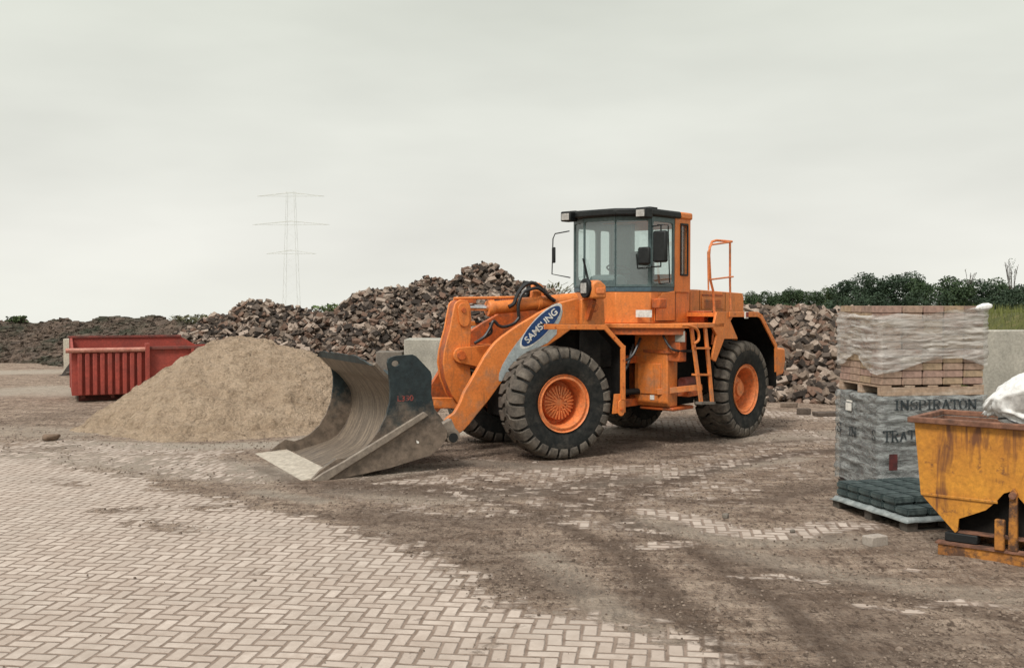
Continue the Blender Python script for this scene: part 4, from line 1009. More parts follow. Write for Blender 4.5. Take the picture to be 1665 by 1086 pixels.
# raised reinforcement and wear bar
bar = [F_.pl(a, b, 1.39) for a, b in [(688, 669), (696, 675), (640, 712), (560, 762), (532, 781), (512, 784), (507, 780), (524, 768), (560, 748)]]
MB().prism(F_, bar, 1.376, 1.425).build('wear_bar', M['bucket_bar'], loader, bevel=.012)
cut = [F_.pl(a, b, 1.33) for a, b in [(545, 745), (557, 748), (545, 759), (513, 780), (506, 783), (506, 779), (520, 764)]]
MB().prism(F_, cut, 1.34, 1.30).build('side_cutter', M['concrete_dk'], loader, bevel=.004)
# cutting edge
le = F_.pl(434, 741, -1.27)
ledge = [(le[0] + .30, .045), (le[0], .022), (le[0] - .17, .004), (le[0] - .165, -.002), (le[0] + .30, .0)]
MB().prism(F_, ledge, -1.31, 1.30).build('cutting_edge', M['steel_edge'], loader)
# spill guard: wavy worn top plate
lipu, lipz = bs[0]; gpts = []
nsamp = 26; vs = []
rgs = random.Random(3)
for i in range(nsamp + 1):
    n_ = N0 + (N1 - N0) * i / nsamp; t = i / nsamp
    hgt = .10 * min(1, t / .08) * (1 if t < .72 else max(0, (1 - t) / .28)) + rgs.uniform(-.008, .008)
    for du, dz in ((0, 0), (-.03, max(hgt, .004)), (.0, max(hgt, .004)), (.035, 0)): vs.append(F_.w(lipu + du, n_, lipz - .01 + dz))
fs = [(i * 4 + j, i * 4 + j + 1, (i + 1) * 4 + j + 1, (i + 1) * 4 + j) for i in range(nsamp) for j in range(3)]
MB().raw(vs, fs).build('spill_guard', M['bucket_out'], loader)
# bucket back: box sections, ears and pins
MB().prism(F_, [(bs[8][0] + .05, bs[8][1]), (bs[2][0] + .45, 1.30), (bs[2][0] + .52, 1.08), (bs[16][0] + .1, .9)], -.9, .9).build('bucket_back_beam', M['bucket_out'], loader)
pn = F_.pl(721, 704, .9)
for s_ in (1, -1):
    for q in (.5, .78):
        MB().prism(F_, [(pn[0] - .55, .25), (pn[0] - .5, 1.0), (pn[0] - .2, .9), (pn[0] + .08, pn[1] + .1), (pn[0] + .08, pn[1] - .1), (pn[0] - .1, pn[1] - .18)], s_ * q, s_ * (q + .06)).build('bucket_ear', M['bucket_out'], loader, bevel=.005)
pu_, pz_ = F_.pl(720, 704, 1.0)
pin = MB().cyl(F_.w(pu_, .86, pz_), F_.w(pu_, 1.36, pz_), .10).build('bucket_pin', M['bucket_bar'], loader, bevel=.006)
MB().cyl(F_.w(pu_, 1.362, pz_ - .02), F_.w(pu_, 1.375, pz_ - .02), .065).build('pin_cap', M['black'], pin)
MB().bar(F_.w(pu_ - .01, 1.30, pz_), F_.w(pu_ - .10, 1.30, pz_ + .20), .12, .17).build('pin_guard', M['bucket_bar'], loader, bevel=.01)
tv, tf = text_mesh('L330', .115, .001)
c1 = Vector(F_.pl(659, 648, 1.376)); c1a = Vector(F_.pl(649, 648.6, 1.376)); bd = (c1 - c1a).normalized()
put_text(tv, tf, F_, 1.377, c1, bd, 1.0, .9, 'painted_lettering', M['redtext'], loader)
MB().prism(F_, PX2([(118, 880), (132, 888), (130, 898), (120, 895)], 1.376, s=3.195), 1.375, 1.378).build('paint_spot', M['white'], loader, smooth=0)

# front chassis, towers, fenders
MB().box(F_, -2.2, -.25, -.46, .46, .52, 1.25).build('front_chassis', M['underbody'], loader, bevel=.02)
MB().cyl(F_.w(-WB, -.9, .81), F_.w(-WB, .9, .81), .2).build('front_axle', M['underbody'], loader)
MB().box(F_, -1.5, -.4, -.5, .5, 1.26, 1.9).build('front_frame_core', M['underbody'], loader)
tw = [F_.pl(a, b, .80) for a, b in [(946, 487), (982, 480), (984, 529), (960, 532), (946, 528)]]
for s_ in (1, -1): MB().prism(F_, tw, s_ * .72, s_ * .80).build('tower_plate', M['orange'], loader, bevel=.01)
fz = [(-2.16, 1.955), (-1.13, 1.945), (-.79, 1.60), (-.79, .66)]
fz0 = F_.pl(885, 527, 1.32); fz1 = F_.pl(984, 528, 1.32); fz2 = F_.pl(1016, 563, 1.32); fz3 = F_.pl(1016, 650, 1.32)
fz = [fz0, fz1, fz2, fz3]
def strip(path, t):
    """offset polyline downwards/inwards by t to make a band"""
    out = []
    for i, p_ in enumerate(path):
        a = Vector(path[max(i - 1, 0)]); b = Vector(path[min(i + 1, len(path) - 1)]); d = (b - a).normalized(); out.append((p_[0] + d.y * t, p_[1] - d.x * t))
    return out
for s_ in (1, -1):
    fzi = [(fz[0][0] + .12, fz[0][1])] + fz[1:]; MB().prism(F_, fzi + strip(fzi, .025)[::-1], s_ * .98, s_ * 1.30).build('front_fender', M['underbody'], loader)
    ed = MB().prism(F_, fz + strip(fz, .075)[::-1], s_ * 1.302, s_ * 1.335).build('fender_edge', M['orange'], loader, bevel=.006)
    lo = [F_.pl(a, b, 1.31) for a, b in [(1000, 641), (1012, 640), (1012, 560), (1018, 562), (1018, 671), (997, 673)]]
    MB().prism(F_, lo, s_ * 1.27, s_ * 1.30).build('fender_stay', M['orange'], loader, bevel=.005)
    MB().prism(F_, [(-1.15, .6), (-.8, .6), (-.8, 1.9), (-1.15, 1.9)], s_ * .60, s_ * .64).build('mud_flap', M['underbody'], loader)
bb = F_.pl(1010, 663, 1.32)
capsule(F_, (bb[0], bb[1] + .07), (bb[0], bb[1] - .07), .05, 1.305, 1.33, 'tow_plate', M['orange'], loader)
MB().cyl(F_.w(bb[0], 1.33, bb[1] - .02), F_.w(bb[0], 1.345, bb[1] - .02), .022, seg=8).build('bolt', M['orange_dk'], loader)
# headlights
for s_ in (1, -1):
    hn = .96 * s_
    q0 = F_.pl(944, 486, .96); q1 = F_.pl(977, 456, .96)
    u0, u1, z0, z1 = q0[0], q1[0], q0[1], q1[1]
    hl = MB().prism(F_, [(u0 + .10, z0), (u1, z0), (u1, z1 - .08), (u1 - .10, z1), (u0 + .16, z1), (u0 + .10, z1 - .05)], hn - .17, hn + .17).build('headlight_housing', M['orange'], loader, bevel=.035)
    MB().cyl(F_.w(u0 + .06, hn, (z0 + z1) / 2 + .02), F_.w(u0 + .12, hn, (z0 + z1) / 2 + .02), .145, seg=24).build('lamp_bezel', M['black'], hl, bevel=.01)
    MB().box(F_, u0 + .045, u0 + .058, hn - .085, hn + .075, (z0 + z1) / 2 - .055, (z0 + z1) / 2 + .095).build('lamp_lens', M['lens'], hl, bevel=.004)
    MB().box(F_, u0 + .16, u0 + .30, hn + s_ * .172, hn + s_ * .19, (z0 + z1) / 2 - .06, (z0 + z1) / 2 + .02).build('turn_signal', M['rim'], hl, bevel=.01)
    MB().bar(F_.w(u0 + .22, hn, z0), F_.w(u0 + .22, s_ * .80, z0 - .30), .10, .06, up=F_.a).build('light_bracket', M['orange_dk'], hl)
# articulation joint
MB().cyl(F_.w(-.02, 0, .55), F_.w(-.02, 0, 1.6), .13).build('articulation_pin', M['underbody'], loader)
MB().box(B_, -.55, .1, -.35, .35, .62, .74).build('hinge_plate', M['orange_dk'], loader); MB().box(B_, -.55, .1, -.35, .35, 1.3, 1.42).build('hinge_plate', M['orange_dk'], loader)
for s_ in (1, -1): MB().cyl(F_.w(-.9, s_ * .5, .85), B_.w(.3, s_ * .5, .85), .05).build('steering_cylinder', M['black'], loader)

# rear frame
MB().box(B_, .05, 3.35, -.44, .44, .62, 1.5).build('rear_chassis', M['orange_dk'], loader, bevel=.02)
MB().cyl(B_.w(WB, -.9, .81), B_.w(WB, .9, .81), .2).build('rear_axle', M['underbody'], loader)
MB().box(B_, .9, 3.3, -.58, .58, 1.51, 2.02).build('engine_bay', M['underbody'], loader)
for s_ in (1, -1):
    tk = MB().prism(B_, [(-.10, .70), (-.04, .62), (.20, .62), (.20, 1.80), (-.10, 1.80)], s_ * .30, s_ * .92).build('side_tank', M['orange'], loader, bevel=.02)
    MB().box(B_, -.10, .10, s_ * .922, s_ * 1.14, 1.34, 1.80).build('tank_bracket', M['orange_dk'], loader, bevel=.015)
    MB().box(B_, .205, .90, s_ * .46, s_ * .80, .62, 1.80).build('valve_bay', M['underbody'], loader, bevel=.01)
    MB().box(B_, -.02, .60, s_ * .35, s_ * .98, .56, .615).build('tank_sump', M['orange_dk'], loader, bevel=.02)
    MB().cyl(B_.w(.22, s_ * .98, .98), B_.w(.62, s_ * .98, .98), .10, seg=16).build('air_tank', M['red_dark'], loader, bevel=.02)
    MB().box(B_, .20, .52, s_ * .81, s_ * 1.12, .78, .86).build('step_bracket', M['orange_dk'], loader, bevel=.01)
# details on the tank front
bt = lambda px, py, n, fr=B_: fr.pl(px, py, n)
def face_box(fr, u, px0, py0, px1, py1, t, name, m, parent):
    """small box on a plane u=const seen from the front"""
    def hit(px, py):
        r_ = ray(px, py); tt = ((fr.o - _C).dot(fr.a) + u) / r_.dot(fr.a); P_ = _C + r_ * tt; return (P_ - fr.o).dot(fr.n), P_.z
    n0, z0 = hit(px0, py0); n1, z1 = hit(px1, py1)
    return MB().box(fr, u, u - t, n0, n1, z0, z1).build(name, m, parent, smooth=0)
face_box(B_, -.105, 1057, 642, 1064, 650, .004, 'white_sticker', M['white'], loader)
face_box(B_, -.102, 1047, 568, 1100, 575, .02, 'seam_strip', M['orange_dk'], loader)
MB().box(B_, .905, .98, .6, 1.12, .8, 1.5).build('battery_box', M['underbody'], loader)
MB().tube([B_.w(-.2, .9, 1.75), B_.w(-.2, 1.0, 1.6), B_.w(-.16, 1.1, 1.52), B_.w(.2, 1.18, 1.5)], .02, 6).build('hose', M['rubber'], loader)
MB().bar(B_.w(-.14, .75, .86), B_.w(.30, 1.30, .94), .04, .09).build('ladder_stay', M['orange'], loader, bevel=.005)
face_box(B_, -.104, 1098, 538, 1114, 556, .006, 'rating_plate', M['concrete'], loader)

# platform following the cab front
CABP = [(-.30, .74), (-.62, .30), (-.62, -.30), (-.30, -.74), (.82, -.74), (.82, .74)]
plat = [(-.78, .30), (-.10, 1.30), (.98, 1.30), (.98, -1.30), (-.10, -1.30), (-.78, -.30)]
MB().plan(B_, plat, 1.86, 1.93).build('platform', M['orange'], loader, bevel=.008)
MB().plan(B_, [(-.74, .28), (-.1, 1.22), (-.1, .3), (-.1, -.3), (-.1, -1.22), (-.74, -.28)], 1.76, 1.858).build('platform_beam', M['orange_dk'], loader)
# cab base
cb = MB().plan(B_, [(a * 1.0, b) for a, b in CABP], 1.932, 2.42).build('cab_base', M['orange'], loader, bevel=.012)
base_side = [B_.pl(a, b, .76) for a, b in [(1061, 522), (1061, 484), (1075, 478), (1096, 472), (1100, 521)]]
MB().prism(B_, [(-.22, 1.96), (-.22, 2.28), (.0, 2.40), (.36, 2.44), (.36, 1.96)], .742, .77).build('door_panel', M['orange'], cb, bevel=.01)
MB().box(B_, -.32, -.12, .76, .92, 2.16, 2.32).build('door_step_box', M['orange_dk'], cb, bevel=.02)
face_box(B_, -.48, 1034, 504, 1060, 516, .004, 'white_label', M['white'], cb)
# slate strip under the windscreen
MB().plan(B_, [(a - .006 if a < 0 else a, b * 1.008) for a, b in CABP], 2.422, 2.50).build('cab_sill', M['cabblue'], loader, bevel=.006)
ZW0, ZW1 = 2.50, 3.58
def wallpanel(p, q, z0, z1, holes, thick, name, m, parent, glass=True):
    """vertical panel between plan points p and q (u,n), holes given as (s0,s1,z0,z1,r) with s along it"""
    p = Vector(p); q = Vector(q); L_ = (q - p).length; d = (q - p) / L_; nrm = Vector((-d.y, d.x))
    hs = [rrect(a, b, c, e, r_) for a, b, c, e, r_ in holes]
    vs, fs = holed([(0, z0), (L_, z0), (L_, z1), (0, z1)], hs, thick)
    o = MB().raw([B_.w(p.x + d.x * x + nrm.x * t, p.y + d.y * x + nrm.y * t, z) for x, z, t in vs], fs).build(name, m, parent, smooth=0)
    if glass:
        for a, b, c, e, r_ in holes:
            MB().raw([B_.w(p.x + d.x * x, p.y + d.y * x, z) for x, z in ((a - .01, c - .01), (b + .01, c - .01), (b + .01, e + .01), (a - .01, e + .01))], [(0, 1, 2, 3)]).build('window_pane', M['glass'], o, smooth=0)
    return o
c0, c1_, c2_, c3_, c4_, c5_ = CABP
wallpanel(c1_, c2_, ZW0, ZW1, [(.012, .588, ZW0 + .10, ZW1 - .06, .03)], .03, 'windscreen_frame', M['cabgrey'], loader)
Lc = (Vector(c0) - Vector(c1_)).length
for a, b in ((c0, c1_), (c2_, c3_)):
    flip = a is c0
    wallpanel(a, b, ZW0, ZW1, [((.045, Lc - .012) if flip else (.012, Lc - .045)) + (ZW0 + .03, ZW1 - .06, .03)], .03, 'corner_window_frame', M['cabgrey'], loader)
Ls = 1.12
wallpanel(c5_, c0, ZW0, ZW1, [(.10, .32, 2.68, 3.48, .02)], .03, 'rear_side_pillar', M['orange'], loader) if False else None
wallpanel((.36, .74), (-.30, .74), ZW0, ZW1, [(.045, .62, ZW0 + .05, ZW1 - .07, .05)], .03, 'door_frame', M['cabgrey'], loader)
wallpanel((.82, .74), (.362, .74), 2.422, ZW1 + .02, [(.10, .30, 2.70, 3.50, .02)], .05, 'rear_corner_panel', M['orange'], loader)
wallpanel((-.30, -.74), (.82, -.74), ZW0, ZW1, [(.08, .60, ZW0 + .12, ZW1 - .12, .06), (.70, 1.0, ZW0 + .2, ZW1 - .12, .04)], .04, 'far_wall', M['cabgrey'], loader)
wallpanel((.82, -.74), (.82, .74), 2.422, ZW1, [(.20, 1.28, ZW0 + .22, ZW1 - .12, .07)], .04, 'rear_wall', M['orange'], loader)
MB().box(B_, .795, .70, -.70, -.30, ZW0, ZW1 - .02).build('rear_trim', M['cabgrey'], loader)
# narrow frame of the rear corner window
wf = [B_.pl(a, b, .77) for a, b in []]
vs, fs = holed(rrect(.505, .735, 2.68, 3.52, .02), [rrect(.53, .71, 2.71, 3.49, .015)], .02)
MB().raw([B_.w(x, .772 + t, z) for x, z, t in vs], fs).build('window_seal', M['black'], loader, smooth=0)
# inside
MB().box(B_, .15, .62, -.24, .24, 2.42, 2.62).build('seat_cushion', M['black'], loader, bevel=.04)
MB().box(B_, .50, .64, -.22, .22, 2.62, 3.10).build('seat_backrest', M['black'], loader, bevel=.05)
MB().prism(B_, [(-.55, 2.44), (-.25, 2.44), (-.22, 2.62), (-.40, 2.70), (-.55, 2.66)], -.26, .26).build('dashboard', M['cabgrey'], loader, bevel=.03)
swc = B_.w(-.12, .02, 2.78); swa = (B_.a * .35 + Vector((0, 0, 1))).normalized(); sx1 = B_.n; sy1 = swa.cross(sx1)
st_ = MB().tube([swc + (sx1 * math.cos(a) + sy1 * math.sin(a)) * .2 for a in [2 * math.pi * i / 24 for i in range(25)]], .014, 6, False)
st_.bar(swc - sx1 * .2, swc + sx1 * .2, .03, .015); st_.cyl(swc, B_.w(-.3, .02, 2.5), .025); st_.build('steering_wheel', M['black'], loader)
# roof
roofp = [(-.42, .80), (-.74, .36), (-.74, -.36), (-.42, -.80), (.50, -.80), (.50, .80)]
MB().plan(B_, roofp, 3.585, 3.70).build('roof', M['black'], loader, bevel=.03)
MB().plan(B_, [(.502, .79), (.86, .79), (.86, -.79), (.502, -.79)], 3.583, 3.70).build('roof_rear', M['orange'], loader, bevel=.03)
for n0_, n1_, u0_ in ((.64, .84, -.60), (-.66, -.46, -.78)):
    wl = MB().box(B_, u0_, u0_ + .2, n0_, n1_, 3.54, 3.70).build('work_light', M['black'], loader, bevel=.02)
    MB().box(B_, u0_ - .008, u0_, n0_ + .025, n1_ - .025, 3.56, 3.665).build('lamp_lens', M['lens'], wl, bevel=.003)
    MB().box(B_, u0_ + .19, u0_ + .4, n0_ + .05, n1_ - .05, 3.64, 3.72).build('light_arm', M['black'], wl)
# mirrors (near cluster and far one)
def mirror(s_):
    if s_ > 0:
        u, n, z = -.46, 1.02, 3.10
        m_ = MB().box(B_, u - .05, u + .03, n - .12, n + .12, z - .24, z + .24).build('mirror', M['black'], loader, bevel=.03)
        MB().box(B_, u - .10, u - .04, n - .36, n - .14, z - .27, z - .0).build('wide_mirror', M['black'], m_, bevel=.03)
        MB().tube([B_.w(-.36, .80, 3.42), B_.w(u, n, 3.42), B_.w(u, n, 2.80), B_.w(u, n - .42, 2.78), B_.w(u, n - .44, 3.0)], .012, 6, False).build('mirror_arm', M['black'], m_)
        MB().tube([B_.w(-.36, .78, 2.80), B_.w(u, n, 2.80)], .012, 6, False).build('mirror_arm', M['black'], m_)
        MB().tube([B_.w(-.22, .80, 3.45), B_.w(-.1, .92, 3.45), B_.w(-.05, .92, 2.56), B_.w(-.16, .80, 2.54)], .011, 6, False).build('grab_rail', M['black'], loader)
    else:
        u, n = -.46, -1.02
        q = [B_.w(-.36, -.80, 3.42), B_.w(u, n, 3.38), B_.w(u - .03, n - .02, 3.3), B_.w(u - .03, n - .04, 2.72), B_.w(-.36, -.78, 2.66)]
        a_m = MB().tube(q, .010, 6, False).build('mirror_arm', M['black'], loader)
        MB().box(B_, u - .05, u - .02, n - .035, n + .035, 2.90, 3.16).build('mirror', M['black'], a_m, bevel=.02)
mirror(1); mirror(-1)
# wiper
MB().tube([B_.w(-.655, -.2, 2.56), B_.w(-.66, -.30, 2.95)], .012, 5, False).build('wiper', M['black'], loader)
MB().tube([B_.w(-.66, -.17, 2.56), B_.w(-.665, -.27, 2.93)], .008, 5, False).build('wiper_blade', M['black'], loader)
# bonnet
bon = [(.84, 1.93), (.84, 2.47), (1.3, 2.47), (2.85, 2.42), (2.90, 2.36), (2.90, 1.55), (2.6, 1.52), (2.3, 2.02), (1.2, 2.02), (1.0, 1.93)]
bn = MB().prism(B_, bon, -.62, .62).build('bonnet', M['orange'], loader, bevel=.02)
MB().prism(B_, [(1.42, 2.14), (1.42, 2.36), (2.15, 2.34), (2.15, 2.14)], .622, .632).build('bonnet_door', M['orange'], bn, bevel=.004)
gl = MB()
for i in range(5): gl.box(B_, 1.50, 2.05, .634, .640, 2.165 + i * .03, 2.178 + i * .03)
gl.build('vent_slots', M['orange_dk'], bn, smooth=0)
MB().box(B_, 1.44, 2.12, .60, .635, 2.365, 2.395).build('door_hinge', M['orange_dk'], bn)
MB().box(B_, .86, 1.12, .622, 1.0, 1.932, 2.12).build('tool_box', M['orange_dk'], loader, bevel=.01)
ex = MB().box(B_, 2.0, 2.35, -.35, .1, 2.43, 2.45).build('bonnet_lid', M['orange'], bn)
# rear fenders
rf = [B_.pl(a, b, 1.32) for a, b in [(1186, 507), (1232, 507), (1239, 512), (1263, 560), (1264, 604)]]
for s_ in (1, -1):
    MB().prism(B_, rf + strip(rf, .03)[::-1], s_ * .58, s_ * 1.30).build('rear_fender', M['underbody'], loader)
    MB().prism(B_, rf + strip(rf, .085)[::-1], s_ * 1.302, s_ * 1.33).build('fender_edge', M['orange'], loader, bevel=.006)
    fl = [B_.pl(a, b, 1.30) for a, b in [(1166, 507), (1190, 507), (1192, 515), (1188, 522), (1200, 551), (1178, 551), (1164, 588), (1158, 584), (1166, 545), (1160, 534)]]
    MB().prism(B_, fl, s_ * 1.26, s_ * 1.30).build('fender_front_panel', M['orange'], loader, bevel=.005)
    MB().prism(B_, [(rf[0][0] - .35, 2.03), (rf[0][0] + .05, 2.03), (rf[0][0] + .05, 2.09), (rf[0][0] - .35, 2.09)], s_ * .62, s_ * 1.30).build('fender_deck', M['orange'], loader)
    MB().prism(B_, [(rf[0][0] - .26, 1.5), (rf[0][0] - .2, 1.5), (rf[0][0] + .02, 2.03), (rf[0][0] - .1, 2.03)], s_ * .6, s_ * 1.26).build('fender_inner', M['underbody'], loader)
    MB().prism(B_, [(2.78, .8), (2.82, .8), (2.82, 1.55), (2.78, 1.55)], s_ * .62, s_ * 1.30).build('mud_flap', M['underbody'], loader)
tl = B_.pl(1212, 512, 1.33)
tlo = MB().box(B_, tl[0] - .05, tl[0] + .05, 1.332, 1.36, tl[1] - .06, tl[1] + .05).build('side_lamp', M['white'], loader, bevel=.005)
MB().box(B_, tl[0] - .035, tl[0] + .035, 1.361, 1.37, tl[1] - .035, tl[1] + .045).build('red_lens', M['red_lamp'], tlo)
# counterweight
MB().prism(B_, [(3.0, .85), (3.72, .95), (3.80, 1.2), (3.78, 1.42), (3.3, 1.46), (3.0, 1.5)], -1.0, 1.0).build('counterweight', M['orange'], loader, bevel=.04)
MB().box(B_, 2.92, 3.3, -.75, .75, 1.0, 1.95).build('radiator_grille', M['black'], loader, bevel=.01)
# seams, bolts and greasy pin bosses
sm = MB()
for u_, z0_, z1_ in ((1.05, 2.03, 2.46), (1.36, 2.03, 2.46), (2.22, 2.03, 2.43)): sm.box(B_, u_, u_ + .008, .6205, .6235, z0_, z1_)
sm.build('panel_seam', M['underbody'], bn, smooth=0)
sm = MB(); sm.box(B_, -.225, -.215, .771, .774, 1.96, 2.3); sm.box(B_, .355, .363, .771, .774, 1.96, 2.43); sm.box(B_, -.2, .36, .771, .774, 1.962, 1.972)
sm.build('panel_seam', M['underbody'], cb, smooth=0)
def boss(fr, u, z, n, r_, name='pin_boss', k=6):
    o_ = MB().cyl(fr.w(u, n, z), fr.w(u, n + .004, z), r_ * 1.45, seg=28).build('grease_stain', M['orange_dk'], loader, smooth=0)
    q_ = MB().cyl(fr.w(u, n + .004, z), fr.w(u, n + .03, z), r_, seg=24)
    for i in range(k):
        a = 2 * math.pi * i / k; c_ = fr.w(u + math.cos(a) * r_ * .72, n + .03, z + math.sin(a) * r_ * .72); q_.cyl(c_, c_ + fr.n * .014, r_ * .13, seg=6)
    q_.build(name, M['orange'], loader)
q_ = F_.pl(966, 500, .804); boss(F_, q_[0], q_[1], .801, .05)
bl = MB()
for fr_, path, n_ in ((F_, fz, 1.336), (B_, rf, 1.331)):
    for (a0, b0), (a1, b1) in zip(path[:-1], path[1:]):
        L0 = math.hypot(a1 - a0, b1 - b0); kk = max(1, int(L0 / .3))
        for i in range(kk):
            t_ = (i + .5) / kk; d_ = Vector((a1 - a0, b1 - b0)) / L0; c_ = fr_.w(a0 + (a1 - a0) * t_ + d_.y * .04, n_, b0 + (b1 - b0) * t_ - d_.x * .04); bl.cyl(c_, c_ + fr_.n * .008, .011, seg=6)
bl.build('fender_bolts', M['orange_dk'], loader, smooth=0)
MB().tube([B_.w(-.3, .55, 1.7), B_.w(-.5, .5, 1.4), F_.w(-.5, .42, 1.3), F_.w(-.9, .5, 1.15)], .022, 7).build('hose', M['rubber'], loader)
MB().tube([B_.w(-.3, .42, 1.6), B_.w(-.5, .4, 1.2), F_.w(-.5, .42, 1.1), F_.w(-.9, .5, 1.0)], .022, 7).build('hose', M['rubber'], loader)
MB().box(B_, -.118, -.10, .38, .80, .82, 1.3).build('access_cover', M['orange'], loader, bevel=.006)
# ladder
def lad(px, py, n): u, z = B_.pl(px, py, n); return B_.w(u, n, z)
ld = MB()
r1 = [lad(1124, 533, 1.25), lad(1133, 600, 1.32), lad(1140, 655, 1.37)]; r2 = [lad(1146, 530, 1.25), lad(1153, 600, 1.32), lad(1158, 655, 1.37)]
for rr_ in (r1, r2):
    for a, b in zip(rr_[:-1], rr_[1:]): ld.bar(a, b, .085, .03, up=B_.n)
lo_ = ld.build('ladder', M['orange'], loader, bevel=.004)
for py in (566, 609): MB().bar(lad(1129, py, 1.30), lad(1151, py, 1.30), .10, .03).build('rung', M['orange'], lo_)
MB().bar(lad(1136, 655, 1.37), lad(1158, 655, 1.37), .12, .04).build('rung', M['concrete_dk'], lo_)
MB().tube([lad(1108, 529, 1.31), lad(1122, 530, 1.33), lad(1134, 537, 1.34), lad(1136, 552, 1.34), lad(1128, 559, 1.33)], .022, 8).build('grab_handle', M['orange'], lo_)
# handrails
def hr(pts, n=1.22, r=.017): return MB().tube([lad(a, b, n) for a, b in pts], r, 8, False).build('handrail', M['rim'], loader)
hr([(1158, 560), (1162, 520), (1160, 475), (1155, 455), (1153, 415), (1154, 402), (1158, 393), (1165, 391), (1190, 393)], 1.22, .02)
hr([(1152, 472), (1151, 410), (1157, 398), (1187, 394)], 1.26, .014)
hr([(1188, 505), (1187, 460), (1187, 393)], 1.22, .018)
hr([(1152, 455), (1192, 450)], 1.24, .014)

